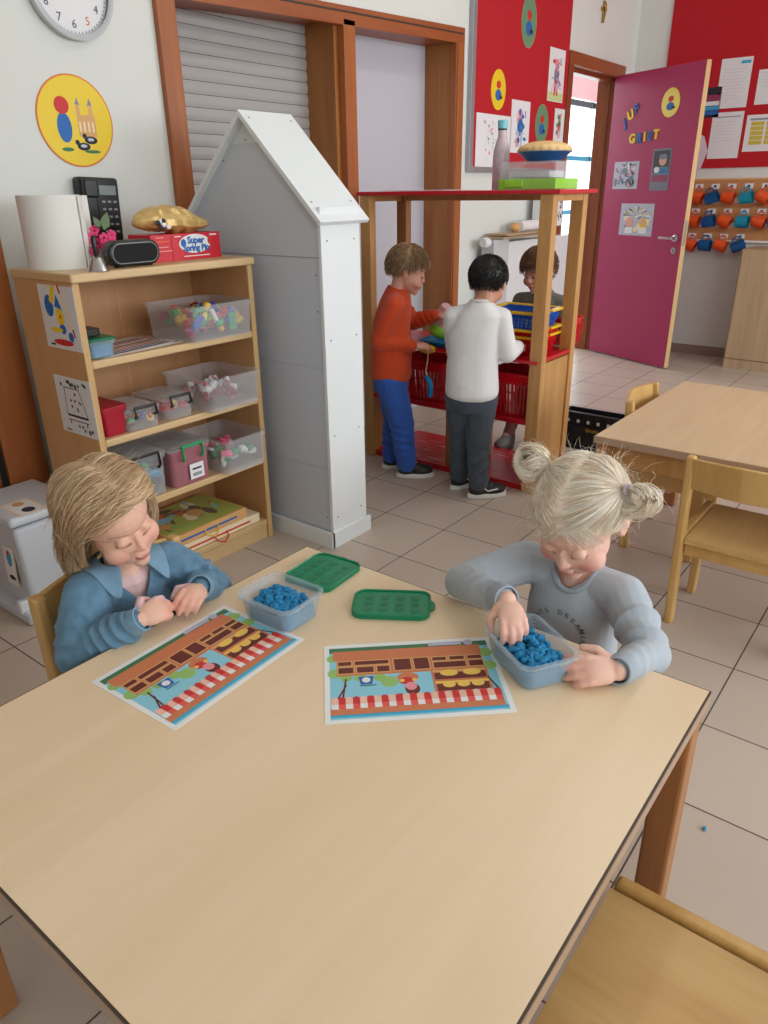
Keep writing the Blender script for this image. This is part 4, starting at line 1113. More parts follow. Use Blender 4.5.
for f_ in (.07, .83):
    for x in (1.92, 2.12):
        c = V((x, ay, 1.5352)) + sl * (.49 * f_); mb.lathe([(.0035, 0), (.002, .001)], scr, Matrix(((1, 0, 0, c.x), (0, sl.y, nrm.y, c.y), (0, sl.z, nrm.z, c.z), (0, 0, 0, 1))), 8)
mb.build('screws', t)

# ------------------------------------------------------------------ play stand (market stall)
t = thing('play_stand', 'pine market-stall play stand with red shelves where three children play', 'play stand', (3.0, 1.83, 0))
sx0, sx1, sy0, sy1 = 2.86, 3.19, 1.375, 2.345
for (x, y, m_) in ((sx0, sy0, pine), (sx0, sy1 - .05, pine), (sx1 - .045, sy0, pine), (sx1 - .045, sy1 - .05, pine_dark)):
    MB().box((x, y, 0), (x + .045, y + .058, 1.262), m_).build('post', t, bevel=.003)
MB().box((sx0 - .01, sy0 - .03, 1.262), (sx1 + .02, sy1 + .02, 1.278), red_paint).build('top_board', t, bevel=.002)
MB().box((sx0 + .045, sy0 + .004, 1.235), (sx1 - .045, sy0 + .024, 1.262), pine).build('top_rail', t)
MB().box((sx0 + .045, sy1 - .024, 1.235), (sx1 - .045, sy1 - .004, 1.262), pine).build('top_rail', t)
MB().box((sx1 - .03, sy0 + .058, 1.235), (sx1 - .01, sy1 - .05, 1.262), pine).build('top_rail', t)
MB().box((sx0 - .01, sy0 + .02, .592), (sx1 + .03, sy1 - .05, .606), red_paint).build('counter', t, bevel=.002)
MB().box((sx0 + .045, sy0 + .004, .60), (sx1 + .0, sy0 + .018, .615), red_paint).build('counter_edge', t)
MB().box((sx0 + .03, sy0 + .01, .03), (sx1 - .01, sy0 + .03, .590), pine).build('side_panel', t)
MB().box((sx0 + .03, sy1 - .03, .03), (sx1 - .01, sy1 - .01, .590), pine).build('side_panel', t)
MB().box((sx0 + .01, sy0 + .03, .315), (sx1 - .03, sy1 - .03, .335), red_paint).build('shelf', t, bevel=.002)
# worn red floor board
mb = MB(); mb.box((sx0 + .02, sy0 + .03, .0), (sx1 + .10, sy1 - .03, .028), redmat_m); rr = random.Random(6)
for i in range(46):
    x = rr.uniform(sx0 + .05, sx1 + .06); y = rr.uniform(sy0 + .08, sy1 - .08); a = rr.uniform(.02, .06); b = rr.uniform(.002, .006)
    mb.flat(circ(x, y, b, a, 10), .0284 + i * .00001, mat('scuff_pink', (214, 150, 156), .6))
mb.build('floor_board', t)
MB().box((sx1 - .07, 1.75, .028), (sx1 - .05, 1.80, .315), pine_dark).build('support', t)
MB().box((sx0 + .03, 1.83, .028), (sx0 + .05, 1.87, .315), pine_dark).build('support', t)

# things on top of the stand
ZS = 1.2785
o = MB(); Mp = T(3.02, 2.02, ZS)
o.box((-.12, -.14, 0), (.10, .15, .002), paper, Mp); o.box((-.08, -.05, .002), (.14, .24, .004), photo_lilac, Mp @ Rz(.2))
tag(o.build('paper_sheets'), 'loose white papers lying flat on top of the play stand', 'paper')
t = thing('water_bottle', 'pinkish speckled steel water bottle with a light blue cap on the play stand', 'bottle', (3.03, 1.712, ZS))
M = T(3.03, 1.712, ZS)
MB().lathe([(.033, 0), (.035, .004), (.036, .12), (.034, .15), (.024, .185), (.018, .205), (.018, .232)], mat('bottle_speckle', (196, 178, 186), .3, var=.3, vscale=50), M, 28).build('body', t, smooth=True)
MB().lathe([(.0185, .228), (.0185, .234)], black_m, M, 24).build('seal_ring', t)
MB().lathe([(.020, .234), (.021, .262), (.019, .266)], mat('cap_aqua', (120, 196, 206), .4), M, 24).build('cap', t, smooth=True)
t = thing('storage_box', 'clear plastic box with lime green drawers under the toy pie', 'box', (3.03, 1.50, ZS))
MB().box((2.93, 1.405, ZS), (3.14, 1.665, ZS + .040), plastic_clear('lime_clear', (150, 222, 60), .75)).build('lime_tray', t, bevel=.004)
mb = MB(); shell_tub(mb, .25, .21, .25, .21, .060, .012, clear, T(3.035, 1.535, ZS + .040) @ Rz(PI / 2), .002, .008, .004)
mb.build('clear_tray', t, smooth=True)
mb = MB(); mb.box((2.965, 1.45, ZS + .043), (3.10, 1.63, ZS + .07), white_pl); mb.build('contents', t, bevel=.006)
MB().box((2.922, 1.55, ZS + .010), (2.932, 1.63, ZS + .034), lime_pl).build('drawer_front', t, bevel=.002)
MB().box((2.93, 1.42, ZS + .1005), (3.14, 1.65, ZS + .104), clear_lid).build('lid', t)
ZP = ZS + .1045
t = thing('toy_pie', 'toy pie with a domed golden crust in a blue dish, topmost on the play stand', 'toy', (3.03, 1.49, ZP))
M = T(3.03, 1.512, ZP) @ Matrix.Scale(.92, 4)
MB().lathe([(.075, 0), (.078, .002), (.112, .034), (.122, .037), (.120, .039), (.10, .036)], mat('dish_blue', (24, 84, 150), .35), M, 40).build('dish', t, smooth=True)
vs = []; fs = []; n, m_ = 60, 10
crust = mat('crust', (232, 194, 134), .45, var=.12, vscale=30)
vs.append((0, 0, .082))
for j in range(1, m_ + 1):
    q = j / m_
    for i in range(n):
        a = 2 * PI * i / n; r = .118 * q; z = .040 + .042 * math.sqrt(max(0, 1 - q ** 2.4))
        if q > .85: r += .004 * math.sin(a * 20); z += .004 * math.sin(a * 20) * (q - .85) / .15
        vs.append((r * math.cos(a), r * math.sin(a), z))
fs += [(0, 1 + i, 1 + (i + 1) % n) for i in range(n)]
for j in range(m_ - 1): fs += [(1 + j * n + i, 1 + (j + 1) * n + i, 1 + (j + 1) * n + (i + 1) % n, 1 + j * n + (i + 1) % n) for i in range(n)]
fs.append(tuple(1 + (m_ - 1) * n + i for i in range(n - 1, -1, -1)))
MB().add(vs, fs, crust, M).build('crust', t, smooth=True, auto=False)


# shopping baskets
def basket(label, x, y, z, rz, w, d, h, body_m, handle_m, tiltx=0, down=True):
    t = thing('toy_basket', label, 'basket', (x, y, z), 0, 'toy shopping baskets')
    M = T(x, y, z) @ Rz(rz) @ Matrix.Rotation(tiltx, 4, 'X')
    mb = MB(); k = .84
    mb.prism(rrect(w * k, d * k, .02), 0, .004, body_m, M)
    # walls: rails and slats, open lattice
    for f_, th in ((.02, .006), (.30, .004), (.55, .004), (.78, .008), (1.0, .010)):
        s = k + (1 - k) * f_
        mb.tube([(px, py, h * f_) for px, py in rrect(w * s, d * s, .022, 4)], th * .55, body_m, 6, M, closed=True)
    vs = []; base = rrect(w * (k + (1 - k) * .78), d * (k + (1 - k) * .78), .022, 4); top = rrect(w, d, .022, 4); N = len(base)
    mb.add([(a, b, h * .78) for a, b in base] + [(a, b, h) for a, b in top], [(i, (i + 1) % N, N + (i + 1) % N, N + i) for i in range(N)], body_m, M)
    per = []
    nx = max(6, int(w / .024)); ny = max(4, int(d / .024))
    for i in range(nx + 1):
        for s in (-1, 1): per.append((-.46 + .92 * i / nx, s * .5))
    for i in range(ny + 1):
        for s in (-1, 1): per.append((s * .5, -.44 + .88 * i / ny))
    for (a, b) in per:
        mb.tube([(a * w * k, b * d * k, .003), (a * w * .985, b * d * .985, h * .82)], .0052, body_m, 5, M)
    mb.build('basket_body', t)
    if handle_m:
        mb = MB(); e = .012
        for s in (-1, 1):
            mb.box((-w / 2 - e, s * .012, h), (-w / 2 + .012, s * (d / 2 + e), h + .010), handle_m, M); mb.box((w / 2 - .012, s * .012, h), (w / 2 + e, s * (d / 2 + e), h + .010), handle_m, M)
            mb.box((-w / 2 - e, s * (d / 2 - .002), h), (w / 2 + e, s * (d / 2 + e), h + .012), handle_m, M)
        mb.build('handle', t, bevel=.003)
    return t


basket('red toy basket on the counter under the blue basket', 3.03, 1.572, .607, PI / 2, .265, .22, .075, red_pl, yellow_pl)
basket('red toy basket stacked second on the counter, just under the blue one', 3.03, 1.575, .662, PI / 2, .275, .23, .05, red_pl, yellow_pl)
basket('blue toy basket with yellow handles on top of the red ones', 3.03, 1.575, .722, PI / 2, .275, .23, .064, blue_pl, yellow_pl)
basket('red toy basket tilting over the far edge of the counter', 3.30, 1.50, .607, PI / 2, .16, .13, .12, red_pl, None, .0)
basket('red toy basket on the lower shelf, to the right of the black-haired child', 3.0, 1.55, .3355, PI / 2, .24, .20, .19, red_pl, None)
basket('red toy basket on the lower shelf, beside the boy in orange', 3.0, 2.03, .3355, PI / 2, .30, .20, .19, red_pl, None)
# toys at the boy in orange
t = thing('toy_scale', 'bright blue toy tray on the counter in front of the boy in orange', 'toy', (2.95, 1.93, .607))
mb = MB(); shell_tub(mb, .14, .10, .19, .14, .03, .03, mat('toy_blue_bright', (20, 150, 220), .4), T(2.94, 1.93, .6075) @ Rz(PI / 2), .003, .008, .01); mb.build('tray', t, smooth=True)
mb = MB(); M = T(2.93, 1.945, .665); mb.ball((0, 0, .015), (.05, .055, .04), lime_pl, M @ Matrix.Rotation(.3, 4, 'X')); mb.prism(rrect(.06, .075, .015), .0, .10, mat('toy_print_pink', (226, 186, 194), .5, var=.3, vscale=60), T(2.925, 1.945, .70) @ Matrix.Rotation(.62, 4, 'X'))
mb.box((-.035, -.03, .035), (-.034, .03, .042), red_pl, M); tag(mb.build('toy_shaker', smooth=True, bevel=.006), 'pink and lime green toy held down by the boy in orange', 'toy')
t = thing('toy_phone', 'yellow and blue toy handset hanging from its white cord', 'toy', (2.84, 1.935, .56))
MB().ball((2.85, 1.955, .60), (.035, .045, .02), yellow_pl).build('dial_piece', t, smooth=True)
MB().tube([(2.84, 1.945, .595), (2.838, 1.945, .55), (2.838, 1.955, .50), (2.838, 1.945, .47)], .003, white_pl, 6).build('cord', t)
MB().tube([(2.838, 1.955, .475), (2.838, 1.935, .455), (2.836, 1.925, .42), (2.838, 1.93, .38)], [.010, .014, .014, .012], mat('toy_blue_bright', (20, 150, 220), .4), 10).build('receiver', t, smooth=True)

# black crate
t = thing('folding_crate', 'black plastic crate with round holes on the floor behind the right table', 'crate', (3.64, 1.40, 0))
cm_ = mat('crate_black', (24, 26, 30), .45); cx0, cx1, cy0, cy1 = 3.585, 3.69, 1.05, 1.585
mb = MB(); mb.box((cx0, cy0, .0), (cx1, cy1, .01), cm_)
for (a, b) in (((cx0, cy0), (cx0 + .012, cy1)), ((cx1 - .012, cy0), (cx1, cy1)), ((cx0, cy0), (cx1, cy0 + .012)), ((cx0, cy1 - .012), (cx1, cy1))):
    mb.box((a[0], a[1], .0), (b[0], b[1], .20), cm_)
mb.build('crate_walls', t)
mb = MB()
for z in (0.005, .100, .185): mb.box((cx0 - .008, cy0 - .006, z), (cx0, cy1 + .006, z + (.028 if z == .100 else .014)), cm_)
for i in range(10): mb.box((cx0 - .007, cy0 + .02 + i * .055, .0), (cx0, cy0 + .028 + i * .055, .19), cm_)
mb.build('ribs', t)
mb = MB()
for i in range(9): mb.box((cx0 - .003, cy0 + .045 + i * .055, .145), (cx0 - .0015, cy0 + .060 + i * .055, .162), white_pl)
mb.build('light_holes', t)
mb = MB(); text_into(mb, 'Bruna', .030, frameM((cx0 - .009, 1.440, .104), (0, -1, 0), (0, 0, 1)), mat('crate_gold', (150, 128, 40), .5), .0005, bold=.001); mb.build('crate_lettering', t)
mb = MB(); mb.ball((3.66, 1.635, .14), .03, green_pl); mb.ball((3.66, 1.640, .0801), (.05, .05, .08), green_pl); tag(mb.build('toy_piece', smooth=True), 'green toy peeking out beside the black crate', 'toy')
mb = MB(); mb.ball((1.352, .185, .004), (.006, .004, .004), sand_m); tag(mb.build('dough_crumb', smooth=True), 'tiny blue dough crumb on the floor tile at the right', 'crumb')

# ------------------------------------------------------------------ people
import numpy as np


def unit(a): a = np.asarray(a, float); return a / np.linalg.norm(a)


def basis_from(F, Rhint):
    """columns: right, forward, up"""
    F = unit(F); R_ = np.asarray(Rhint, float); R_ = unit(R_ - F * (R_ @ F)); U = np.cross(R_, F)
    return np.stack([R_, F, U], 1)


def capsule(mb, p0, r0, p1, r1, n=14):
    p0, p1 = V(p0), V(p1); d = p1 - p0; L = d.length
    if L < 1e-6: return
    q = d.to_track_quat('Z', 'Y').to_matrix()
    prof = []
    for k in range(5): a = -PI / 2 + PI / 2 * k / 4.0; prof.append((r0 * math.cos(a) + 1e-5, r0 * math.sin(a)))
    for k in range(5): a = PI / 2 * k / 4.0; prof.append((r1 * math.cos(a) + 1e-5, L + r1 * math.sin(a)))
    M = Matrix.Translation(p0) @ q.to_4x4()
    mb.lathe(prof, wall_m, M, n)


def chain(mb, pts, rs):
    for i in range(len(pts) - 1): capsule(mb, pts[i], rs[i], pts[i + 1], rs[i + 1])


def ell(mb, c, r, B=None, n=24):
    rot = Matrix([list(row) for row in B]) if B is not None else None
    mb.ball(tuple(c), tuple(r), wall_m, None, n, rot)


def loft(mb, rings, n=28):
    """rings: (center, lateral unit, depth unit, rx, ry[, power])"""
    vs = []; fs = []
    for (c, a, b, rx, ry) in rings:
        c, a, b = np.array(c, float), unit(a), unit(b)
        for i in range(n):
            t = 2 * PI * i / n; ct, st = math.cos(t), math.sin(t)
            x = math.copysign(abs(ct) ** .85, ct); y = math.copysign(abs(st) ** .85, st)
            vs.append(tuple(c + a * rx * x + b * ry * y))
    for k in range(len(rings) - 1): fs += [(k * n + i, k * n + (i + 1) % n, (k + 1) * n + (i + 1) % n, (k + 1) * n + i) for i in range(n)]
    fs.append(tuple(range(n - 1, -1, -1))); fs.append(tuple((len(rings) - 1) * n + i for i in range(n)))
    mb.add(vs, fs, wall_m)


def fuse(mb, voxel, smooth=3, sfac=.5):
    """all overlapping shapes become one continuous skin"""
    o = mb.build('tmp')
    m1 = o.modifiers.new('r', 'REMESH'); m1.mode = 'VOXEL'; m1.voxel_size = voxel
    m2 = o.modifiers.new('s', 'SMOOTH'); m2.factor = sfac; m2.iterations = smooth
    dg = bpy.context.evaluated_depsgraph_get(); dg.update()
    me = bpy.data.meshes.new_from_object(o.evaluated_get(dg))
    n = len(me.vertices); co = np.empty(n * 3); me.vertices.foreach_get('co', co); co = co.reshape(-1, 3)
    nm = np.empty(n * 3); me.vertices.foreach_get('normal', nm); nm = nm.reshape(-1, 3)
    faces = [tuple(p.vertices) for p in me.polygons]
    old = o.data; bpy.data.objects.remove(o); bpy.data.meshes.remove(old); bpy.data.meshes.remove(me)
    return co, nm, faces


def finish(name, co, faces, material, colors=None, parent=None, keep=None, thick=0):
    if keep is not None:
        idx = -np.ones(len(co), int); idx[keep] = np.arange(keep.sum())
        faces = [tuple(idx[list(f)]) for f in faces if all(keep[j] for j in f)]
        co = co[keep]; colors = colors[keep] if colors is not None else None
    if keep is not None:        # relax the cut edge
        cnt = {}
        for f in faces:
            for i in range(len(f)):
                e = (min(f[i], f[i - 1]), max(f[i], f[i - 1])); cnt[e] = cnt.get(e, 0) + 1
        nb = {}
        for (a, b), k in cnt.items():
            if k == 1: nb.setdefault(int(a), []).append(int(b)); nb.setdefault(int(b), []).append(int(a))
        for _ in range(12):
            new = {a: co[a] * .4 + np.mean([co[b] for b in bs], 0) * .6 for a, bs in nb.items()}
            for a, p in new.items(): co[a] = p
    me = bpy.data.meshes.new(name); me.from_pydata([tuple(c) for c in co], [], [tuple(int(q) for q in f) for f in faces]); me.update()
    me.materials.append(material)
    me.polygons.foreach_set('use_smooth', [True] * len(me.polygons))
    if colors is not None:
        at = me.color_attributes.new('tint', 'FLOAT_COLOR', 'POINT')
        c4 = np.ones((len(co), 4)); c4[:, :3] = colors; at.data.foreach_set('color', c4.ravel())
    o = bpy.data.objects.new(name, me); COL.objects.link(o)
    if parent: adopt(o, parent)
    if thick:
        s = o.modifiers.new('thick', 'SOLIDIFY'); s.thickness = thick; s.offset = -1
    return o


def tinted(name, rough=.5, sss=0, spec=.4, sheen=0, bump=0, bscale=400):
    if name in MATS: return MATS[name]
    m = mat(name, (255, 255, 255), rough, spec=spec, sss=sss, sheen=sheen, bump=bump, bscale=bscale)
    nt = m.node_tree; a = nt.nodes.new('ShaderNodeAttribute'); a.attribute_name = 'tint'
    nt.links.new(a.outputs['Color'], nt.nodes['Principled BSDF'].inputs['Base Color'])
    return m


skin_mat = tinted('skin', .48, .12, .4)
hair_mat = tinted('hair_strands', .42, 0, .5)


def wob(p, k, seed, n=6):
    """smooth pseudo-noise of positions p at spatial frequency k"""
    rs = np.random.RandomState(seed); out = np.zeros(len(p))
    for i in range(n):
        d = rs.normal(size=3); d *= k * rs.uniform(.6, 1.5) / np.linalg.norm(d)
        out += np.sin(p @ d + rs.uniform(0, 6.28) + 1.2 * np.sin(p @ (rs.normal(size=3) * k * .5)))
    return out / n


def folds(co, nm, amp, k, seed, segs=()):
    w = wob(co, k, seed); w2 = wob(co, k * 2.3, seed + 1)
    d = amp * (1 - 2 * np.abs(w)) * .6 + amp * .35 * w2
    for (a, b, A, lam, wid) in segs:       # rings of creases across a sleeve or trouser leg
        a, b = np.array(a, float), np.array(b, float); ax = b - a; L = np.linalg.norm(ax); ax /= L
        t = (co - a) @ ax; r = np.linalg.norm(co - a - t[:, None] * ax, axis=1)
        wt = np.exp(-np.clip(r - wid, 0, None) ** 2 / .0004) * np.clip(np.minimum(t - .22 * L, L + .01 - t) / .025, 0, 1)
        e1 = np.cross(ax, [.3, .1, .9]); e1 /= np.linalg.norm(e1); th = np.arctan2((co - a) @ np.cross(ax, e1), (co - a) @ e1)
        ph = wob(co, 22, seed + 7) * 5 + 1.3 * np.sin(th + seed)
        md = np.clip(wob(co, 26, seed + 11) * 1.4 + .35, 0, 1)
        d += A * .75 * wt * md * (1 - 2 * np.abs(np.sin(PI * t / lam + ph * .6)))
    return co + nm * d[:, None]


def head_prims(mb, c, B, s=1.0, side=1):
    c = np.array(c, float)
    P = lambda x, y, z: c + B @ np.array([x, y, z]) * s
    e = lambda x, y, z, a, b, d: ell(mb, P(x, y, z), (a * s, b * s, d * s), B)
    e(0, -.012, .030, .070, .084, .071)
    e(0, .019, .032, .056, .056, .052)
    e(0, .022, -.026, .055, .054, .058)
    e(0, .034, -.052, .040, .040, .036)
    for k in (-1, 1):
        e(k * .031, .044, -.036, .027, .026, .026)
        e(k * .0665, -.014, -.012, .007, .014, .021)
        e(k * .0685, -.019, -.006, .008, .011, .016)
        e(k * .0255, .0635, .001, .0125, .0105, .0105)
        e(k * .0072, .0775, -.0262, .0058, .006, .005)
    e(0, .060, -.078, .017, .015, .014)
    capsule(mb, P(0, .072, .0), .0060 * s, P(0, .0815, -.0235), .0072 * s)
    e(0, .0745, -.0475, .0145, .0085, .0055)
    e(0, .0735, -.0565, .0125, .0085, .0058)
    capsule(mb, P(0, -.018, -.03), .038 * s, P(0, -.016, -.086), .034 * s)


def head_detail(co, c, B, s=1.0):
    q = (co - np.array(c, float)) @ B / s
    g = lambda x, y, z, sx, sy, sz: np.exp(-((q[:, 0] - x) / sx) ** 2 - ((q[:, 1] - y) / sy) ** 2 - ((q[:, 2] - z) / sz) ** 2)
    d = np.zeros(len(co))
    for k in (-1, 1):
        d -= .0022 * g(k * .013, .078, .004, .007, .02, .009)
        d -= .0018 * g(k * .0255, .075, -.013, .013, .02, .005)
        d -= .003 * g(k * .079, -.008, -.008, .01, .007, .011)
        d -= .0003 * g(k * .018, .078, -.052, .004, .02, .005)
    d -= .0022 * np.exp(-((q[:, 0]) / .013) ** 2 - ((q[:, 1] - .083) / .02) ** 2 - ((q[:, 2] + .0505 + .0045 * (q[:, 0] / .0165) ** 2) / .0018) ** 2)
    return co + (B[:, 1] * s)[None] * 0 + d[:, None] * unit_rows((co - np.array(c, float)))


def unit_rows(a): return a / np.maximum(1e-9, np.linalg.norm(a, axis=1))[:, None]


def head_colors(co, c, B, s, base, lips=(188, 96, 92), lash=(96, 66, 52), brow=(186, 146, 108), blush=.5):
    q = (co - np.array(c, float)) @ B / s
    col = np.tile(np.array(lin(base)), (len(co), 1))
    def mix(w, rgb):
        w = np.clip(w, 0, 1)[:, None]; col[:] = col * (1 - w) + np.array(lin(rgb)) * w
    front = q[:, 1] > .03
    for k in (-1, 1):
        g = np.exp(-((q[:, 0] - k * .036) / .016) ** 2 - ((q[:, 2] + .034) / .014) ** 2) * front
        mix(g * blush, (226, 122, 112))
        ge = np.exp(-((q[:, 0] - k * .0255) / .012) ** 2 - ((q[:, 2] + .002) / .009) ** 2) * front
        mix(ge * .22, (206, 130, 120))
        u = (q[:, 0] - k * .0255) / .0125
        zl = -.0075 - .0030 * (1 - u ** 2)
        mix((np.abs(u) < 1) * np.exp(-((q[:, 2] - zl) / .0021) ** 2) * front * 1.0, lash)
        zb = .0165 + .0035 * (1 - ((q[:, 0] - k * .028) / .016) ** 2)
        mix((np.abs(q[:, 0] - k * .028) < .016) * np.exp(-((q[:, 2] - zb) / .0022) ** 2) * front * .6, brow)
        mix(np.exp(-((q[:, 0] - k * .0065) / .0028) ** 2 - ((q[:, 2] + .0325) / .0018) ** 2) * (q[:, 1] > .07) * .6, (140, 70, 62))
    m_ = (np.abs(q[:, 0]) < .0165) & (q[:, 1] > .055)
    zc = -.0503 - .0045 * (q[:, 0] / .0165) ** 2
    w = np.exp(-((q[:, 2] - zc) / (.0062 * np.sqrt(np.clip(1 - (q[:, 0] / .0168) ** 2, .05, 1)))) ** 4)
    mix(w * m_ * .75, lips)
    mix(m_ * np.exp(-((q[:, 2] - zc) / .0011) ** 2) * .6, (120, 52, 50))
    mix(np.exp(-(q[:, 0] / .010) ** 2 - ((q[:, 2] + .026) / .009) ** 2) * (q[:, 1] > .075) * .35, (226, 130, 118))
    return col


def hand_prims(mb, wrist, fdir, palm, thumb, s=1.0, curls=(35, 40, 45, 50), spread=6, tcurl=20, tup=.35):
    """wrist point, pointing direction, direction the palm faces, direction of the thumb side"""
    w = np.array(wrist, float); f = unit(fdir); p = np.array(palm, float); p = unit(p - f * (p @ f)); t = np.array(thumb, float); t = unit(t - f * (t @ f) - p * (t @ p))
    B = np.stack([t, f, p], 1)
    ell(mb, w + f * .030 * s, (.0235 * s, .030 * s, .0125 * s), B)
    ell(mb, w + f * .018 * s + t * .012 * s + p * .004 * s, (.013 * s, .019 * s, .0115 * s), B)
    ell(mb, w, (.0165 * s, .016 * s, .0135 * s), B)
    lens = (.033, .037, .034, .027); offs = (.0185, .0063, -.006, -.0175)
    for i in range(4):
        a = math.radians((1.5 - i) * spread)
        d = unit(f * math.cos(a) + t * math.sin(a)); base = w + f * (.052 - .003 * abs(i - 1.2)) * s + t * offs[i] * s
        capsule(mb, w + f * .028 * s + t * offs[i] * .8 * s, .0085 * s, base, .0078 * s)
        cur = base; ang = 0; r = (.0072, .0066, .0060, .0052)
        for j, part in enumerate((.46, .30, .24)):
            ang += math.radians(curls[i]) * (.8, 1.1, .7)[j]
            dd_ = d * math.cos(ang) + p * math.sin(ang); nxt = cur + dd_ * lens[i] * part * s * (1.12)
            capsule(mb, cur, r[j] * s, nxt, r[j + 1] * s); cur = nxt
    b0 = w + f * .012 * s + t * .017 * s + p * .004 * s
    d1 = unit(f * .62 + t * .72 + p * tup); b1 = b0 + d1 * .024 * s
    d2 = unit(f * .92 + t * (.35 - tcurl / 60) + p * (tup + tcurl / 60)); b2 = b1 + d2 * .021 * s
    capsule(mb, b0, .0095 * s, b1, .0078 * s); capsule(mb, b1, .0076 * s, b2, .0060 * s)


# --- hair -----------------------------------------------------------
def tubes(paths, rad, cols):
    """paths (S,N,3) -> mesh arrays of thin three-sided strands with a colour each"""
    S, N, _ = paths.shape
    d = np.gradient(paths, axis=1); d /= np.maximum(1e-9, np.linalg.norm(d, axis=2, keepdims=True))
    up = np.array([.3, .2, .93]); a = np.cross(d, up); a /= np.maximum(1e-6, np.linalg.norm(a, axis=2, keepdims=True)); b = np.cross(d, a)
    taper = np.linspace(1, .35, N) ** .6; taper[0] = .8
    r = rad[:, None] * taper[None]
    vs = []
    for k in range(3):
        t = 2 * PI * k / 3; vs.append(paths + (a * math.cos(t) + b * math.sin(t)) * r[..., None])
    co = np.stack(vs, 2).reshape(-1, 3)                    # index = (s*N + n)*3 + k
    s, n, k = np.meshgrid(np.arange(S), np.arange(N - 1), np.arange(3), indexing='ij')
    i0 = (s * N + n) * 3; k2 = (k + 1) % 3
    f = np.stack([i0 + k, i0 + k2, i0 + 3 + k2, i0 + 3 + k], -1).reshape(-1, 4)
    c = np.repeat(cols, N * 3, axis=0).reshape(S, N * 3, 3)
    return co, f, c.reshape(-1, 3)


class Hair:
    def __init__(s, c, B, sc, tones, seed):
        s.c = np.array(c, float); s.B = B; s.sc = sc; s.co = []; s.f = []; s.col = []; s.n = 0
        s.rs = np.random.RandomState(seed); s.tones = [np.array(lin(t)) for t in tones]
        s.cr = np.array([.0735, .0885, .0755]); s.cc = np.array([0, -.010, .030])
    adhere = None
    def push(s, q, lay):
        """keep points outside the skull, face and neck"""
        for cc, rr in ((s.cc, s.cr), (np.array([0, .024, -.028]), np.array([.060, .058, .062])), (np.array([0, -.02, -.085]), np.array([.042, .045, .06]))):
            v = q - cc; R_ = rr + lay[:, None]; e = np.linalg.norm(v / R_, axis=1)
            m_ = e < 1
            if s.adhere is not None and cc is s.cc: m_ = m_ | (q[:, 2] > s.adhere)
            v[m_] /= e[m_][:, None]; q = cc + v
        return q
    def roots(s, n, ok):
        out = []
        while sum(len(o) for o in out) < n:
            d = s.rs.normal(size=(n, 3)); d /= np.linalg.norm(d, axis=1)[:, None]
            q = s.cc + d * s.cr; out.append(q[ok(q)])
        return np.concatenate(out)[:n]
    def tone(s, n, jit=.12):
        a = s.rs.randint(0, len(s.tones), n); b = s.rs.uniform(0, 1, n)[:, None]; a2 = s.rs.randint(0, len(s.tones), n)
        T_ = np.array(s.tones); return (T_[a] * b + T_[a2] * (1 - b)) * s.rs.uniform(1 - jit, 1 + jit, n)[:, None]
    def put(s, paths, rad, cols=None):
        n = len(paths)
        w = s.c + (paths.reshape(-1, 3) * s.sc) @ s.B.T
        co, f, c = tubes(w.reshape(paths.shape), rad * np.ones(n), s.tone(n) if cols is None else cols)
        s.co.append(co); s.f.append(f + s.n); s.col.append(c); s.n += len(co)
    def grow(s, q0, flow, steps, step, lay, rad, curl=.0, ck=60, stiff=.7, clump=0):
        """flow(q, t) -> wanted direction for every strand at step t"""
        q = s.push(q0.copy(), lay * .3); P_ = [q]; d = flow(q, 0); ph = s.rs.uniform(0, 6.28, len(q)); ax = s.rs.normal(size=(len(q), 3))
        gph = wob(q0, 45, 99) * 4
        for t in range(1, steps):
            w = flow(q, t); d = stiff * d + (1 - stiff) * w
            d /= np.maximum(1e-6, np.linalg.norm(d, axis=1))[:, None]
            wv = np.sin(t * ck * step * 6 + gph + ph * .4)[:, None] * np.cross(d, np.array([.3, 1, .2])) * curl
            q = q + (d + wv) * (step * np.ones(len(q)))[:, None]
            q = s.push(q, lay * min(1, .35 + t / 5)); P_.append(q)
        P_ = np.stack(P_, 1)
        if clump:               # neighbouring strands bend together in loose waves
            t = np.linspace(0, 1, P_.shape[1])[None]; p1 = wob(q0, 70, 31)[:, None] * 5; p2 = wob(q0, 70, 47)[:, None] * 5
            w = clump * t ** .8
            P_[..., 0] += w * np.sin(7.5 * t + p1); P_[..., 1] += w * np.cos(6.5 * t + p2) * .8; P_[..., 2] += w * .4 * np.sin(5 * t + p2)
            o_ = s.push(P_.reshape(-1, 3).copy(), np.repeat(lay * .3, P_.shape[1])) if s.adhere is None else P_.reshape(-1, 3)
            P_ = o_.reshape(P_.shape)
        s.put(P_, rad)
        return q
    def cap(s, ok, lay=.002, dark=.8, n=90):
        vs = []; keep = []
        for j in range(n + 1):
            th = PI * j / n
            for i in range(n):
                ph = 2 * PI * i / n; d = np.array([math.sin(th) * math.cos(ph), math.sin(th) * math.sin(ph), math.cos(th)])
                vs.append(s.cc + d * (s.cr + lay))
        vs = np.array(vs); vs += unit_rows(vs - s.cc) * (wob(vs, 180, 5) * .0012)[:, None]; k = ok(vs); f = []
        for j in range(n):
            for i in range(n):
                a = (j * n + i, j * n + (i + 1) % n, (j + 1) * n + (i + 1) % n, (j + 1) * n + i)
                if all(k[list(a)]): f.append(a)
        w = s.c + (vs * s.sc) @ s.B.T
        s.co.append(w); s.f.append(np.array(f) + s.n); s.col.append(np.tile(np.mean(s.tones, 0) * dark, (len(w), 1))); s.n += len(w)
    def build(s, parent):
        co = np.concatenate(s.co); col = np.concatenate(s.col); f = [tuple(q) for a in s.f for q in a.tolist()]
        return finish('hair', co, f, hair_mat, np.clip(col, 0, 1), parent)


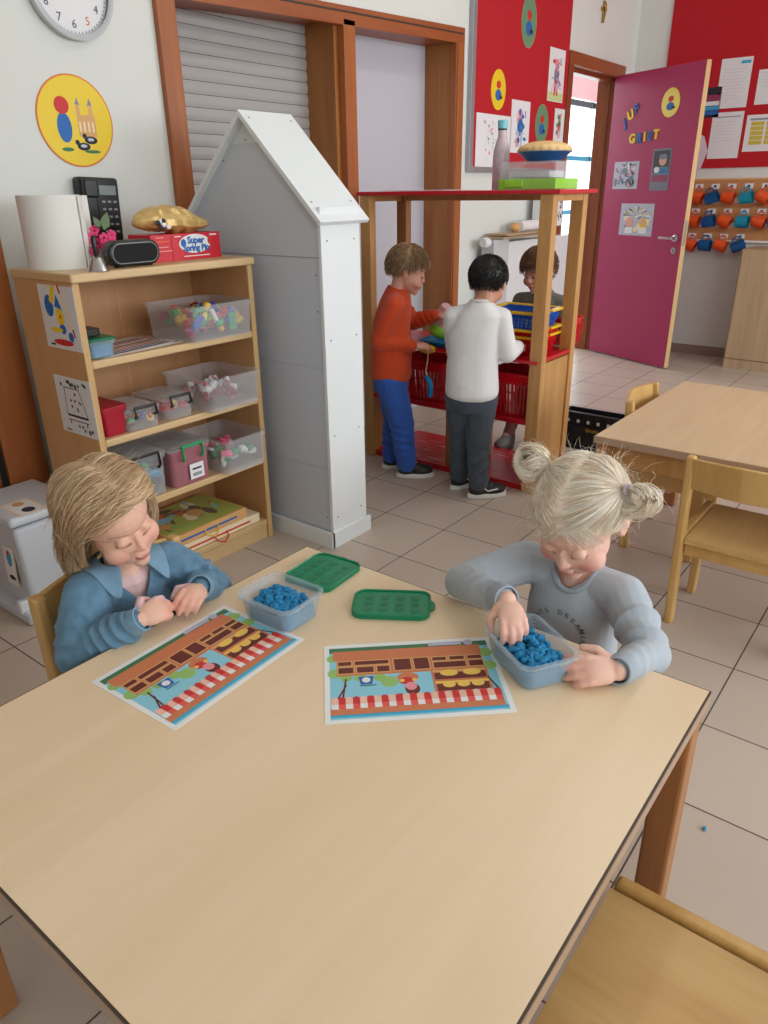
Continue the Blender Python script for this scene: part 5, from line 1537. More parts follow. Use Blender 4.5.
def fabric(name, rgb, rough=.85, bump=.5, bscale=500, var=.06, vscale=30, sheen=.15):
    return mat(name, rgb, rough, bump=bump, bscale=bscale, var=var, vscale=vscale, sheen=sheen)


denim = fabric('denim_washed', (98, 138, 166), .85, .8, 500, .55, 34)
denim_l = fabric('denim_light_edge', (122, 160, 186), .85, .6, 700, .2, 40)
greyknit = fabric('grey_marl', (176, 186, 196), .9, .5, 600, .07, 160)
greyrib = fabric('grey_rib', (164, 176, 188), .9, .7, 900, .06, 160)
orange_f = fabric('orange_sweat', (196, 66, 20), .9, .4, 500)
white_f = fabric('white_jersey', (222, 220, 220), .9, .4, 500, .03)
olive_f = fabric('olive_grey_jersey', (104, 108, 96), .9, .4, 500)
jeans_blue = fabric('jeans_blue', (38, 84, 168), .85, .5, 500, .25, 25)
jeans_dark = fabric('jeans_charcoal', (62, 72, 84), .85, .5, 500, .35, 20)
leg_pink = fabric('leggings_pink', (176, 128, 132), .9)
dark_f = fabric('dark_leggings', (60, 62, 78), .9)
shoe_bk = mat('shoe_black', (26, 26, 30), .5); shoe_wh = mat('shoe_white', (224, 222, 218), .5)
shoe_gy = mat('boot_grey', (126, 126, 124), .7, var=.2, vscale=80)


def shoe(parent, ankle, fwd, s=1.0, upper=None, sole=None, stripe=None):
    a = np.array(ankle, float); f = unit((fwd[0], fwd[1], 0)); B = np.stack([np.cross(f, (0, 0, 1)), f, np.array([0, 0, 1.])], 1)
    g = a.copy(); g[2] = 0
    mb = MB()
    ell(mb, g + f * .062 * s + np.array([0, 0, .030 * s]), (.032 * s, .050 * s, .025 * s), B); ell(mb, g + f * .0 + np.array([0, 0, .036 * s]), (.029 * s, .038 * s, .036 * s), B)
    capsule(mb, g + np.array([0, 0, .05 * s]), .029 * s, g + np.array([0, 0, .075 * s]), .027 * s); capsule(mb, g + f * .02 * s + np.array([0, 0, .045 * s]), .026 * s, g + f * .07 * s + np.array([0, 0, .030 * s]), .024 * s)
    co, nm, fs = fuse(mb, .004, 3); co[:, 2] = np.maximum(co[:, 2], .012)
    o = finish('shoe', co, fs, upper or shoe_bk, None, parent)
    M = Matrix([list(B[0]) + [g[0]], list(B[1]) + [g[1]], list(B[2]) + [0], [0, 0, 0, 1]])
    pts = []
    for i in range(28):
        t = 2 * PI * i / 28; y = .036 * s + .080 * s * math.sin(t); wd = .032 * s * (1 + .12 * math.sin(t)); pts.append((wd * math.cos(t), y))
    MB().prism(pts, .001, .020 * s, sole or shoe_wh, M).build('sole', o, bevel=.004, seg=3, smooth=True)
    if stripe:
        mb = MB()
        for k in (-1, 1): mb.tube([(k * .030 * s, .0, .058 * s), (k * .033 * s, .03 * s, .035 * s), (k * .031 * s, .07 * s, .04 * s)], .0035, stripe, 6, M)
        mb.tube([(-.016 * s, .05 * s, .055 * s), (.016 * s, .05 * s, .055 * s)], .003, stripe, 6, M); mb.tube([(-.014 * s, .065 * s, .05 * s), (.014 * s, .065 * s, .05 * s)], .003, stripe, 6, M)
        mb.build('lace', o, smooth=True)
    return o


def person(label, J, skin=(226, 178, 158), voxel=.0024, brow=(186, 146, 108), lash=(96, 66, 52), under=None, hs=1.0, blush=.5):
    """J: joints in the room; the body is one continuous skin"""
    mb = MB(); A = {k: np.array(v, float) for k, v in J.items() if not isinstance(v, (dict, np.ndarray)) and k not in ('hands',)}
    B = J['B']; side = unit(A['shR'] - A['shL']); up = unit(A['neck'] - A['pelvis']); fr = unit(np.cross(up, side))
    head_prims(mb, A['head'], B, hs)
    hb = A['head'] + B @ np.array([0, -.014, -.07]) * hs
    chain(mb, [hb, A['neck'], A['neck'] - up * .03], [.034, .034, .045])
    pe, ch, nk = A['pelvis'], A['chest'], A['neck']
    loft(mb, [(pe - up * .05, side, fr, .060, .052), (pe, side, fr, .074, .062), ((pe + ch) / 2, side, fr, .068, .058), (ch, side, fr, .070, .055), (nk - up * .03, side, fr, .058, .042), (nk - up * .004, side, fr, .034, .032)])
    for k in 'RL':
        chain(mb, [nk - up * .02, A['sh' + k], A['el' + k], A['wr' + k]], [.028, .028, .021, .0155])
        chain(mb, [pe + up * .002 + side * (.038 if k == 'R' else -.038), A['kn' + k], A['an' + k]], [.045, .035, .024])
        capsule(mb, A['an' + k], .024, A['an' + k] + np.array([0, 0, -.02]) + unit((J['toe'][0], J['toe'][1], 0)) * .05, .018)
        h = J['hands'][k]; hand_prims(mb, A['wr' + k], h['f'], h['p'], h['t'], h.get('s', 1), h.get('c', (35, 40, 45, 50)), h.get('sp', 5), h.get('tc', 20), h.get('tu', .35))
    co, nm, fs = fuse(mb, voxel, 3, .45)
    co = head_detail(co, A['head'], B, hs)
    col = head_colors(co, A['head'], B, hs, skin, lash=lash, brow=brow, blush=blush)
    # knuckles and fingertips are a little pinker
    for k in 'RL':
        dd_ = np.linalg.norm(co - (A['wr' + k] + unit(J['hands'][k]['f']) * .075), axis=1); w = np.clip(1 - dd_ / .045, 0, 1)[:, None] * .35; col = col * (1 - w) + np.array(lin((222, 140, 126))) * w
    if under is not None:
        q = co - nk; m_ = ((q @ up) < -.012) & (np.linalg.norm(q, axis=1) < .14); col[m_] = np.array(lin(under))
    o = finish('person', co, fs, skin_mat, col)
    tag(o, label, 'person')
    return o, A, side, up, fr


def garment(name, parent, mb, material, voxel, amp, k, seed, segs, cut=None, smooth=3, colors=None):
    co, nm, fs = fuse(mb, voxel, smooth)
    co = folds(co, nm, amp, k, seed, segs)
    keep = None
    if cut is not None: keep = ~cut(co)
    return finish(name, co, fs, material, None, parent, keep, .0025 if keep is not None else 0), co, fs


def bvh_of(co, fs): return BVHTree.FromPolygons([V(c) for c in co], fs)


# ================= the two girls at the table =================
# girl in denim, facing the near side of the table, looking down at her hands
B1 = basis_from((0.03, -.93, -.33), (-.93, .10, -.30))
J1 = dict(head=(.665, 1.154, .738), neck=(.688, 1.186, .622), chest=(.690, 1.190, .50), pelvis=(.700, 1.190, .355), shR=(.602, 1.178, .594), shL=(.782, 1.168, .590),
          elR=(.552, 1.150, .500), elL=(.836, 1.120, .520), wrR=(.618, 1.046, .578), wrL=(.768, 1.056, .576), knR=(.64, .99, .352), knL=(.76, .99, .352), anR=(.64, .96, .10), anL=(.76, .96, .10), toe=(0, -1),
          B=B1, hands=dict(R=dict(f=(1, -.10, .12), p=(.12, .62, -.72), t=(.1, .4, .9), c=(46, 48, 50, 52), sp=1, tc=30, s=1.0, tu=.2), L=dict(f=(-.78, -.45, .12), p=(-.30, .25, -.9), t=(-.3, .75, .3), c=(34, 36, 40, 44), sp=1, tc=26, s=1.0, tu=.2)))
g1, A, side, up, fr = person('person in a blue denim shirt seated at the table, dark-blond hair, hands together', J1, (232, 186, 164), .0023, (150, 112, 78), (110, 76, 60), under=(226, 190, 190), blush=.35, hs=.99)
mb = MB(); nk, ch, pe = A['neck'], A['chest'], A['pelvis']
loft(mb, [(pe - up * .05, side, fr, .090, .080), (pe + up * .02, side, fr, .096, .084), ((pe + ch) / 2, side, fr, .090, .078), (ch + up * .02, side, fr, .086, .070), (nk - up * .045, side, fr, .078, .058), (nk - up * .014, side, fr, .050, .046), (nk + up * .012, side, fr, .040, .040)])
for k, sg in (('R', 1), ('L', -1)):
    s0, e0, w0 = A['sh' + k], A['el' + k], A['wr' + k]
    chain(mb, [nk - up * .03, s0, s0 * .5 + e0 * .5, e0], [.036, .044, .048, .045])
    m1 = e0 * .45 + w0 * .55; m2 = e0 * .20 + w0 * .80
    chain(mb, [e0, m1, m2, e0 * .06 + w0 * .94], [.045, .038, .029, .021])
V1 = lambda co: (((co - nk) @ up) > -.062) & (((co - nk) @ fr) > .0) & (np.abs((co - nk) @ side) < np.clip(.034 * (((co - nk) @ up) + .062) / .05, 0, .034)) | ((np.linalg.norm((co - nk) - ((co - nk) @ up)[:, None] * up, axis=1) < .036) & (((co - nk) @ up) > -.012))
sh1, sco, sfs = garment('denim_shirt', g1, mb, denim, .0036, .0030, 30, 3, [(A['shR'], A['elR'], .0060, .030, .045), (A['shL'], A['elL'], .0060, .030, .045), (A['elR'], A['wrR'], .0060, .022, .045), (A['elL'], A['wrL'], .0060, .022, .045)], V1)
bv = bvh_of(sco, sfs)


def on_surface(bv, nk, up, side, fr, u, w, off=.002, from_d=.2):
    o_ = nk + side * u + up * w + fr * from_d; h = bv.ray_cast(V(o_), V(-fr))
    return (np.array(h[0]) + fr * off, np.array(h[1])) if h[0] is not None else (nk + side * u + up * w + fr * .06, fr)


# collar: two pointed flaps
for sg in (1, -1):
    vs = []; n = 12
    for i in range(n + 1):
        t = i / n; ph = math.radians(-95 + 165 * t) if True else 0
        # ph runs from the back of the neck to the front
        lat = math.cos(math.radians(-90 + 150 * t)) * sg; fwd_ = math.sin(math.radians(-90 + 150 * t))
        inner = nk + side * lat * .042 + fr * fwd_ * .040 + up * (.020 - .034 * max(0, t - .45))
        ext = .028 + .012 * t + (.016 * max(0, (t - .75) / .25))
        outer = nk + side * lat * (.044 + ext) + fr * fwd_ * (.042 + ext * .85) + up * (.004 - .030 * t - .020 * max(0, t - .6))
        mid = (inner + outer) / 2 + up * .008
        for q in (inner, mid, outer):
            hh = bv.ray_cast(V(q + up * .08), V(-up))
            if hh[0] is not None:
                zz = (np.array(hh[0]) - nk) @ up; cz = (q - nk) @ up
                if cz < zz + .004: q = q + up * (zz + .004 - cz)
            vs.append(tuple(q))
    fs_ = []
    for i in range(n):
        for j in range(2): a = i * 3 + j; fs_.append((a, a + 1, a + 4, a + 3))
    mb = MB().add(vs, fs_, denim_l); o = mb.build('collar', sh1, smooth=True, auto=False); s_ = o.modifiers.new('t', 'SOLIDIFY'); s_.thickness = .003; s_.offset = 0
    s2 = o.modifiers.new('s', 'SUBSURF'); s2.levels = 1; s2.render_levels = 2
mb = MB(); pts = []
for i in range(14):
    p_, n_ = on_surface(bv, nk, up, side, fr, -.004, -.064 - .012 * i, .0012); pts.append(p_)
vs = []
for p_ in pts: vs += [tuple(p_ + side * .011), tuple(p_ - side * .011)]
mb.add(vs, [(2 * i, 2 * i + 1, 2 * i + 3, 2 * i + 2) for i in range(13)], denim_l); o = mb.build('placket', sh1, smooth=True); s_ = o.modifiers.new('t', 'SOLIDIFY'); s_.thickness = .0015; s_.offset = 0
pearl = mat('pearl_button', (206, 206, 206), .2, metal=.4)
for w in (-.066, -.125, -.175):
    p_, n_ = on_surface(bv, nk, up, side, fr, -.004, w, .001)
    MB().lathe([(.0065, 0), (.0068, .002), (.005, .0035), (.001, .0036)], pearl, Matrix.Translation(V(p_)) @ V(fr).to_track_quat('Z', 'Y').to_matrix().to_4x4(), 18).build('button', sh1, smooth=True)
for k in 'RL':
    e0, w0 = A['el' + k], A['wr' + k]; d = unit(w0 - e0); c0 = e0 * .10 + w0 * .90
    MB().lathe([(.0235, 0), (.0245, .003), (.0235, .024), (.0205, .0245), (.0205, .001)], denim_l, Matrix.Translation(V(c0)) @ V(d).to_track_quat('Z', 'Y').to_matrix().to_4x4(), 28, cap=False).build('cuff', sh1, smooth=True)
mb = MB(); loft(mb, [(pe + up * .01, side, fr, .084, .074), (pe - up * .05, side, fr, .080, .070)])
for k, sg in (('R', 1), ('L', -1)): chain(mb, [pe + up * .004 + side * sg * .04, A['kn' + k], A['an' + k]], [.052, .044, .032])
garment('leggings', g1, mb, dark_f, .006, .001, 20, 4, [])
for k in 'RL': shoe(g1, A['an' + k], (0, -1), 1, shoe_bk, shoe_wh)

H = Hair(A['head'], B1, 1.02, [(210, 174, 134), (234, 206, 168), (176, 138, 100), (240, 218, 182), (196, 158, 118)], 11)
ok1 = lambda q: (q[:, 2] > .052 + .5 * np.clip(q[:, 1] - .055, 0, 1) * 0 - .9 * np.clip(.05 - q[:, 1], 0, .12)) & ~((q[:, 1] > .058) & (q[:, 2] < .068))
H.cap(ok1, .003, .72)
gl = B1.T @ np.array([0, 0, -1.0])


def flow_g1(q, t):
    s_ = np.where(q[:, 0] + .008 > 0, 1., -1.); z = q[:, 2]; y = q[:, 1]
    top = np.clip((z - .06) / .04, 0, 1); low = np.clip((-.01 - z) / .04, 0, 1); mid = 1 - top - low
    dx = s_ * (1.0 * top + .30 * mid - .10 * low)
    dy = -.30 * top - mid * (.25 + 1.5 * np.clip((y - .005) / .05, 0, 1)) - .12 * low
    dz = -.25 * top - 1.0 * mid - 1.0 * low
    d = np.stack([dx, dy, dz], 1) + gl * low[:, None] * .35 * np.array([1, .3, 1])
    return unit_rows(d)


H.adhere = -.005
r0 = H.roots(5200, ok1)
lay = H.rs.uniform(.002, .015, len(r0))
step = ((r0[:, 2] + .105) * 1.02 + .045 * np.clip((r0[:, 2] - .05) / .05, 0, 1)) / 17 * H.rs.uniform(.8, 1.12, len(r0))
H.grow(r0, flow_g1, 19, step, lay, .00072, curl=.14, ck=45, stiff=.45, clump=.0055)
# swept fringe from the parting across the forehead to her left temple
def flow_fringe(q, t):
    return unit_rows(np.tile(np.array([-.85, -.05 - .05 * t, -.42]), (len(q), 1)))
r1 = H.roots(520, lambda q: (q[:, 1] > .035) & (q[:, 2] > .078) & (q[:, 0] > -.035) & (q[:, 0] < .035)); H.grow(r1, flow_fringe, 15, .0085 * H.rs.uniform(.75, 1.1, len(r1)), H.rs.uniform(.004, .011, len(r1)), .0007, curl=.12, ck=45, stiff=.4)
# long locks falling over her right cheek and ear
def flow_side(q, t):
    return unit_rows(np.stack([.75 * np.clip((q[:, 2] - .02) / .05, -.1, 1), -.55 * np.clip((q[:, 1] + .0) / .04, 0, 1) - .0 * q[:, 1], -.9 * np.ones(len(q))], 1))
r1 = H.roots(620, lambda q: (q[:, 1] > -.03) & (q[:, 1] < .05) & (q[:, 2] > .075) & (q[:, 0] > -.01) & (q[:, 0] < .05)); H.grow(r1, flow_side, 20, .0096 * H.rs.uniform(.75, 1.08, len(r1)), H.rs.uniform(.008, .019, len(r1)), .0007, curl=.2, ck=40, stiff=.5, clump=.006)
# flyaways
H.adhere = None
r1 = H.roots(120, ok1); off = H.rs.normal(size=(120, 3)) * .3
H.grow(r1, lambda q, t: unit_rows(flow_g1(q, t) + off * .6 + unit_rows(q - H.cc) * .12), 12, .0062, H.rs.uniform(.006, .016, 120), .0003, curl=.3)
H.build(g1)

# blonde girl in grey, facing along -x, head bent over the box
B2 = basis_from((-.80, .02, -.58), (0, 1, .03))
J2 = dict(head=(1.192, .473, .722), neck=(1.236, .482, .606), chest=(1.236, .484, .50), pelvis=(1.240, .486, .355), shR=(1.218, .586, .588), shL=(1.222, .384, .574),
          elR=(1.088, .655, .575), elL=(1.140, .300, .524), wrR=(.998, .512, .630), wrL=(1.004, .308, .566), knR=(1.03, .55, .352), knL=(1.03, .42, .352), anR=(1.03, .55, .10), anL=(1.03, .42, .10), toe=(-1, 0),
          B=B2, hands=dict(R=dict(f=(-.62, -.62, -.38), p=(-.25, -.30, -.9), t=(-.75, .6, 0), c=(34, 32, 34, 40), sp=4, tc=20, s=1.0, tu=.5), L=dict(f=(-.66, .72, .06), p=(.42, .46, -.62), t=(.3, .3, .9), c=(22, 22, 24, 28), sp=6, tc=6, s=1.04, tu=.25)))
g2, A, side, up, fr = person('person with pale blond pigtails and grey sweatshirt, seated, one hand in a blue box', J2, (234, 190, 172), .0023, (216, 190, 150), (156, 112, 92), blush=.6, hs=1.10)
nk, ch, pe = A['neck'], A['chest'], A['pelvis']
mb = MB()
loft(mb, [(pe - up * .05, side, fr, .094, .084), (pe + up * .02, side, fr, .098, .086), ((pe + ch) / 2, side, fr, .092, .080), (ch + up * .02, side, fr, .090, .072), (nk - up * .042, side, fr, .084, .058), (nk - up * .012, side, fr, .052, .046), (nk + up * .010, side, fr, .042, .040)])
for k, sg in (('R', 1), ('L', -1)):
    s0, e0, w0 = A['sh' + k], A['el' + k], A['wr' + k]
    chain(mb, [nk - up * .03, s0, s0 * .5 + e0 * .5, e0], [.036, .041, .040, .036])
    chain(mb, [e0, e0 * .5 + w0 * .5, e0 * .10 + w0 * .90], [.036, .032, .0235])
def cut2(co):
    q = co - nk; h = q @ up; u = q @ side; f_ = q @ fr
    return ((u / .040) ** 2 + ((f_ - .006) / .042) ** 2 < 1) & (h > -.03) | ((f_ > .0) & (np.abs(u) < .034 * np.clip((h + .030) / .03, 0, 1)) & (h > -.030))
sh2, sco, sfs = garment('sweatshirt', g2, mb, greyknit, .0036, .0050, 20, 8, [(A['shR'], A['elR'], .0055, .040, .045), (A['shL'], A['elL'], .0060, .040, .045), (A['elR'], A['wrR'], .0048, .030, .04), (A['elL'], A['wrL'], .0048, .030, .04)], cut2)
bv = bvh_of(sco, sfs)
ring = []
for i in range(40):
    t = 2 * PI * i / 40; u = math.cos(t) * .043; f_ = math.sin(t)
    if f_ > 0: q = nk + side * u + fr * (.006 + .046 * f_) - up * .034 * f_ ** 1.5
    else: q = nk + side * u + fr * (.006 + .043 * f_) + up * .006
    h = bv.find_nearest(V(q)); q = np.array(h[0]) if h[0] is not None else q
    ring.append(tuple(q))
rr_ = np.array(ring); 
for _ in range(3): rr_ = (np.roll(rr_, 1, 0) + rr_ * 2 + np.roll(rr_, -1, 0)) / 4
MB().tube([tuple(q) for q in rr_], .0058, greyrib, 10, closed=True).build('neckband', sh2, smooth=True)
for k in 'RL':
    e0, w0 = A['el' + k], A['wr' + k]; d = unit(w0 - e0); c0 = e0 * .20 + w0 * .80
    MB().lathe([(.0255, 0), (.0265, .004), (.0240, .034), (.0235, .036), (.0205, .036), (.0205, .002)], greyrib, Matrix.Translation(V(c0)) @ V(d).to_track_quat('Z', 'Y').to_matrix().to_4x4(), 30, cap=False).build('cuff', sh2, smooth=True)
# arched lettering on the chest
mb = MB(); txt = 'ALWAYS DREAMING'; prnt = mat('faded_print', (122, 128, 130), .85)
for i, chh in enumerate(txt):
    if chh == ' ': continue
    a = math.radians(205 - 230 * i / (len(txt) - 1)); ru, rw = .046, .036
    u = -ru * math.cos(a) * 1.0; w = -.112 + rw * math.sin(a)
    p_, n_ = on_surface(bv, nk, up, side, fr, -u * 1.0, w, .0015)
    # reading direction: seen from the front her right is on the viewer's left
    xdir = -side; tang = math.radians(90) - a
    X_ = xdir * math.cos(tang) - up * math.sin(tang)
    p2, n2 = on_surface(bv, nk, up, side, fr, u, w, .0022)
    Mx = frameM(tuple(p2), tuple(X_), tuple(up * math.cos(tang) + xdir * math.sin(tang)))
    text_into(mb, chh, .015, Mx, prnt, .0003, 'CENTER', .0003)
mb.build('chest_lettering', sh2)
mb = MB(); loft(mb, [(pe + up * .01, side, fr, .084, .074), (pe - up * .05, side, fr, .080, .070)])
for k, sg in (('R', 1), ('L', -1)): chain(mb, [pe + up * .004 + side * sg * .04, A['kn' + k], A['an' + k]], [.052, .044, .032])
garment('leggings', g2, mb, mat('wine_leggings', (150, 40, 60), .9), .006, .001, 20, 4, [])
for k in 'RL': shoe(g2, A['an' + k], (-1, 0), 1, shoe_bk, shoe_wh)

H = Hair(A['head'], B2, 1.10, [(253, 238, 218), (255, 246, 232), (243, 222, 196), (255, 249, 238), (232, 206, 176)], 21)
okb = lambda q: (q[:, 2] > .056 - 1.0 * np.clip(.055 - q[:, 1], 0, .12)) & ~((q[:, 1] > .062) & (q[:, 2] < .062))
H.cap(okb, .0015, .86)
bunL = np.array([-.070, -.036, .070]); bunR = np.array([.062, -.030, .088])


def flow_b(q, t):
    tgt = np.where(q[:, :1] < .004, bunL, bunR); d = tgt - q
    return unit_rows(d)


H.adhere = -.2
r0 = H.roots(5600, okb); dist = np.linalg.norm(np.where(r0[:, :1] < .004, bunL, bunR) - r0, axis=1)
H.grow(r0, flow_b, 14, dist * 1.20 / 13, H.rs.uniform(.0015, .007, len(r0)), .00068, curl=.10, ck=40, stiff=.35)
H.adhere = None
# loose fringe
r1 = H.roots(420, lambda q: (q[:, 1] > .045) & (q[:, 2] > .062) & (q[:, 2] < .095)); sgn = np.sign(r1[:, :1] + .01)
H.grow(r1, lambda q, t: unit_rows(np.concatenate([sgn * .7, .15 * np.ones_like(sgn), -.75 * np.ones_like(sgn)], 1)), 10, .0040 * H.rs.uniform(.4, 1.1, len(r1)), H.rs.uniform(.001, .004, len(r1)), .0006, curl=.3, stiff=.4)
# frizz and baby hair
n = 420; r1 = H.roots(n, lambda q: okb(q)); off = H.rs.normal(size=(n, 3))
H.grow(r1, lambda q, t: unit_rows(unit_rows(q - H.cc) * .25 + off * .55 + np.sin(t * .6 + off * 2) * .5), 10, .0042 * H.rs.uniform(.5, 1.2, n), H.rs.uniform(.003, .012, n), .00028, curl=.3, ck=60)
n = 260; r1 = H.roots(n, lambda q: (q[:, 2] < .03) & (q[:, 1] < -.02) & (q[:, 2] > -.05)); off = H.rs.normal(size=(n, 3))
H.grow(r1, lambda q, t: unit_rows(np.array([0, -.35, -.5]) + off * .35 + np.sin(t * .9 + off * 2) * .7), 14, .0050 * H.rs.uniform(.5, 1.2, n), H.rs.uniform(.004, .018, n), .00035, curl=.5, ck=80)


def pigtail(c, n, kind):
    N = 22; P_ = np.zeros((n, N, 3)); rs = H.rs
    for i in range(n):
        j = rs.normal(size=3) * .0028
        if kind == 'curl':      # a C-shaped curl hanging from the elastic, bending outwards, down and back in
            R_ = .024 * rs.uniform(.8, 1.12); a0, a1 = math.radians(100), math.radians(-190 - rs.uniform(-40, 40))
            for k in range(N):
                t = k / (N - 1); a = a0 + (a1 - a0) * t; rad = R_ * (1 - .12 * t)
                u = np.array([-1, 0, .05]); w = np.array([0, .62, -.62]) * -1
                ctr_ = c + u * .022 + w * -.016
                w_ = .006 + .007 * math.sin(PI * t)
                P_[i, k] = ctr_ + u * rad * math.cos(a) + w * rad * math.sin(a) + np.cross(u, w) * (j[0] * 2.2) + j * (w_ / .0045) * .5
        else:
            lk = i % 7; rl = np.random.RandomState(lk); R_ = .020 * rl.uniform(.75, 1.2) * rs.uniform(.93, 1.07); ph = rl.uniform(0, 6.28) + rs.normal() * .15; ax = unit(np.array([.7, .3, .45]) + rl.normal(size=3) * .6 + rs.normal(size=3) * .1); e1 = unit(np.cross(ax, (0, 0, 1))); e2 = np.cross(ax, e1)
            ctr_ = c + np.array([.022, .004, .006]) + rs.normal(size=3) * .0035
            for k in range(N):
                t = k / (N - 1); a = ph + t * 4.6; P_[i, k] = ctr_ + (e1 * math.cos(a) + e2 * math.sin(a)) * R_ * (1 + .15 * math.sin(t * 9)) + ax * (t - .5) * .02
    H.put(P_, np.full(n, .0008))


pigtail(bunL, 650, 'curl'); pigtail(bunR, 700, 'bun')
n = 60
for c in (bunL + np.array([-.02, 0, -.01]), bunR + np.array([.02, 0, 0])):
    q0 = np.tile(c, (n, 1)) + H.rs.normal(size=(n, 3)) * .014; off = H.rs.normal(size=(n, 3)); P_ = [q0]
    for t in range(11): P_.append(P_[-1] + unit_rows(off * .8 + np.sin(t * .7 + off * 3)) * .0035)
    H.put(np.stack(P_, 1), np.full(n, .0003))
hair2 = H.build(g2)
for c, cc_ in ((bunL, (206, 190, 206)), (bunR, (214, 186, 150))):
    w = A['head'] + B2 @ (c * 1.10); ax = B2 @ unit(np.array([np.sign(c[0]), .1, .2]))
    MB().lathe([(.0095, -.003), (.0115, 0), (.0095, .003)], mat('hair_tie_%d' % int(c[0] * 1000 + 100), cc_, .6), Matrix.Translation(V(w + ax * .004)) @ V(ax).to_track_quat('Z', 'Y').to_matrix().to_4x4(), 20).build('hair_tie', g2, smooth=True)

# ================= the three children at the play stand =================
UP = np.array([0, 0, 1.])


def standing(label, J, skin, hairc, shirt_m, pants_m, shoes, amp=.0055, brow=(80, 60, 45), hemr=(.112, .094), pant_r=(.058, .044, .036), lash=(50, 36, 32), seed=1, hoff=0):
    o, A, side, up, fr = person(label, J, skin, .0042, brow, lash, blush=.3)
    nk, ch, pe = A['neck'], A['chest'], A['pelvis']; mb = MB()
    hem = pe + up * .0
    loft(mb, [(hem - up * .02, side, fr, hemr[0] - .006, hemr[1] - .006), (hem + up * .0, side, fr, *hemr), ((pe + ch) / 2, side, fr, hemr[0] - .004, hemr[1] - .004), (ch + up * .02, side, fr, hemr[0] - .008, .082), (nk - up * .045, side, fr, .096, .066), (nk - up * .014, side, fr, .062, .052), (nk + up * .008, side, fr, .044, .043)])
    for k, sg in (('R', 1), ('L', -1)):
        s0, e0, w0 = A['sh' + k], A['el' + k], A['wr' + k]
        chain(mb, [nk - up * .03, s0, s0 * .5 + e0 * .5, e0], [.036, .041, .040, .037]); chain(mb, [e0, e0 * .4 + w0 * .6, e0 * .10 + w0 * .90], [.037, .033, .026])
    cut = lambda co: (np.linalg.norm((co - nk) - ((co - nk) @ up)[:, None] * up, axis=1) < .039) & (((co - nk) @ up) > .003)
    sh, _, _ = garment('sweatshirt', o, mb, shirt_m, .005, amp * 1.5, 17, seed, [(A['shR'], A['elR'], .003, .04, .045), (A['shL'], A['elL'], .003, .04, .045), (A['elR'], A['wrR'], .005, .035, .04), (A['elL'], A['wrL'], .005, .035, .04)], cut, 9)
    MB().tube([tuple(nk + side * math.cos(2 * PI * i / 24) * .040 + fr * math.sin(2 * PI * i / 24) * .039 + up * (.006 - .008 * math.sin(2 * PI * i / 24))) for i in range(24)], .0055, shirt_m, 8, closed=True).build('neckband', sh, smooth=True)
    mb = MB(); loft(mb, [(pe + up * .02, side, fr, .098, .080), (pe - up * .03, side, fr, .104, .086), (pe - up * .08, side, fr, .096, .080)]); segs = []
    for k, sg in (('R', 1), ('L', -1)):
        hp = pe - up * .03 + side * sg * .048; an = A['an' + k] + np.array([0, 0, -.005]); chain(mb, [hp, A['kn' + k], an], list(pant_r)); segs += [(A['kn' + k] + UP * .12, an, .008, .05, .05)]
    garment('trousers', o, mb, pants_m, .005, .0045, 26, seed + 3, segs)
    for k in 'RL': shoe(o, A['an' + k], J['toe' + k], 1.16, *shoes)
    return o, A


def short_hair(o, A, B, tones, seed, length=.030, fringe=.06, n=1500, low=-.02, rad=.0016):
    H = Hair(A['head'], B, 1.0, tones, seed)
    ok = lambda q: (q[:, 2] > fringe - 1.0 * np.clip(.060 - q[:, 1], 0, .5) * ((fringe - low) / .10)) & (q[:, 2] > low) & ~((np.abs(q[:, 0]) > .06) & (q[:, 1] < .02) & (q[:, 1] > -.03) & (q[:, 2] < .005))
    H.cap(ok, .005, .8, 60)
    r0 = H.roots(n, ok)
    def fl(q, t):
        d = np.stack([q[:, 0] * 4, .35 * np.ones(len(q)) * (q[:, 1] > -.03) - .3 * (q[:, 1] <= -.03), -.3 - 9 * np.clip(.09 - q[:, 2], 0, .1)], 1); return unit_rows(d)
    H.grow(r0, fl, 7, length / 6 * H.rs.uniform(.6, 1.2, n), H.rs.uniform(.004, .009, n), rad, curl=.05)
    return H


# boy in orange, in profile
Bb = basis_from((.64, -.68, -.34), (-.74, -.66, 0))
hd = dict(R=dict(f=(.62, -.70, -.05), p=(.3, .2, -.9), t=(.6, .6, .4), c=(30, 30, 32, 36)), L=dict(f=(.6, -.75, .1), p=(0, 0, -1), t=(-.5, -.5, 0), c=(20, 22, 24, 26)))
J = dict(head=(2.735, 1.985, .960), neck=(2.708, 2.026, .876), chest=(2.700, 2.052, .72), pelvis=(2.705, 2.060, .50), shR=(2.618, 1.975, .825), shL=(2.775, 2.085, .825), elR=(2.590, 2.035, .668), elL=(2.86, 2.045, .715),
         wrR=(2.710, 1.930, .640), wrL=(2.875, 1.925, .755), knR=(2.700, 1.998, .28), knL=(2.765, 2.085, .28), anR=(2.712, 1.975, .075), anL=(2.770, 2.110, .075), toe=(.62, -.75), toeR=(.62, -.75), toeL=(.66, -.72), B=Bb, hands=hd)
o, A = standing('person in an orange sweatshirt and blue jeans standing in profile at the play stand', J, (214, 160, 138), None, orange_f, jeans_blue, (shoe_bk, shoe_wh), seed=2, pant_r=(.076, .060, .048))
short_hair(o, A, Bb, [(112, 84, 58), (150, 116, 80), (84, 62, 44), (178, 142, 100)], 5, .028, .056, 3200, -.022, .0012).build(o)
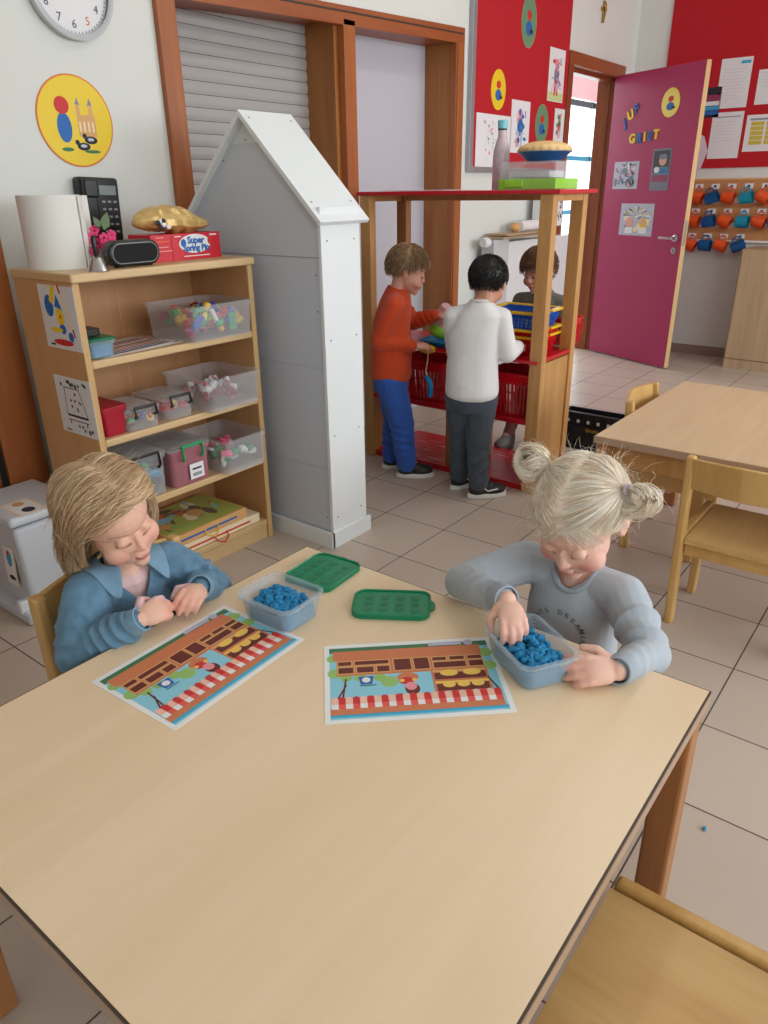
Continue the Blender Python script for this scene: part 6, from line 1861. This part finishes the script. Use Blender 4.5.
# dark-haired boy in white, back to the camera
Bb = basis_from((.88, .34, -.30), (.36, -.93, 0))
hd = dict(R=dict(f=(.9, .3, -.1), p=(0, 0, -1), t=(-.3, .9, 0)), L=dict(f=(.9, -.2, -.1), p=(0, 0, -1), t=(.2, -.9, 0)))
J = dict(head=(2.722, 1.572, .930), neck=(2.676, 1.576, .860), chest=(2.680, 1.605, .71), pelvis=(2.690, 1.612, .485), shR=(2.718, 1.502, .798), shL=(2.640, 1.682, .798), elR=(2.740, 1.478, .650), elL=(2.70, 1.712, .64),
         wrR=(2.850, 1.485, .665), wrL=(2.840, 1.690, .665), knR=(2.700, 1.575, .27), knL=(2.715, 1.675, .27), anR=(2.690, 1.560, .072), anL=(2.735, 1.690, .072), toe=(.8, -.1), toeR=(.75, -.65), toeL=(.95, -.3), B=Bb, hands=hd)
o, A = standing('person with black hair, white top and charcoal jeans, standing with back turned', J, (206, 150, 124), None, white_f, jeans_dark, (shoe_bk, shoe_wh, shoe_wh), seed=5, brow=(30, 24, 22), pant_r=(.068, .053, .044))
short_hair(o, A, Bb, [(22, 20, 22), (34, 30, 30), (14, 13, 16)], 6, .015, .055, 3000, -.030, .0012).build(o)
# child in olive behind the counter
Bb = basis_from((-.90, .16, -.34), (.2, .97, 0))
hd = dict(R=dict(f=(-.9, -.1, -.2), p=(0, 0, -1), t=(.2, -.9, 0)), L=dict(f=(-.9, .2, -.2), p=(0, 0, -1), t=(.2, .9, 0)))
J = dict(head=(3.360, 1.668, .925), neck=(3.405, 1.660, .822), chest=(3.43, 1.650, .67), pelvis=(3.43, 1.650, .46), shR=(3.41, 1.775, .765), shL=(3.41, 1.545, .765), elR=(3.37, 1.79, .64), elL=(3.37, 1.53, .64),
         wrR=(3.255, 1.745, .645), wrL=(3.255, 1.60, .645), knR=(3.42, 1.76, .25), knL=(3.42, 1.66, .25), anR=(3.41, 1.80, .075), anL=(3.42, 1.66, .075), toe=(-1, 0), toeR=(-1, 0), toeL=(-1, 0), B=Bb, hands=hd)
o, A = standing('person in an olive-grey top with brown fringe behind the play stand counter', J, (214, 164, 146), None, olive_f, leg_pink, (shoe_gy, shoe_gy), seed=9, pant_r=(.052, .038, .030))
H = short_hair(o, A, Bb, [(112, 76, 50), (84, 56, 38), (134, 94, 64)], 7, .030, .046, 2600, -.055, .0013); H.build(o)
MB().ball(tuple(A['chest'] + np.array([-.070, .03, .03])), (.006, .022, .022), mat('print_flower_pink', (226, 130, 150), .7)).build('chest_print', o, smooth=True)
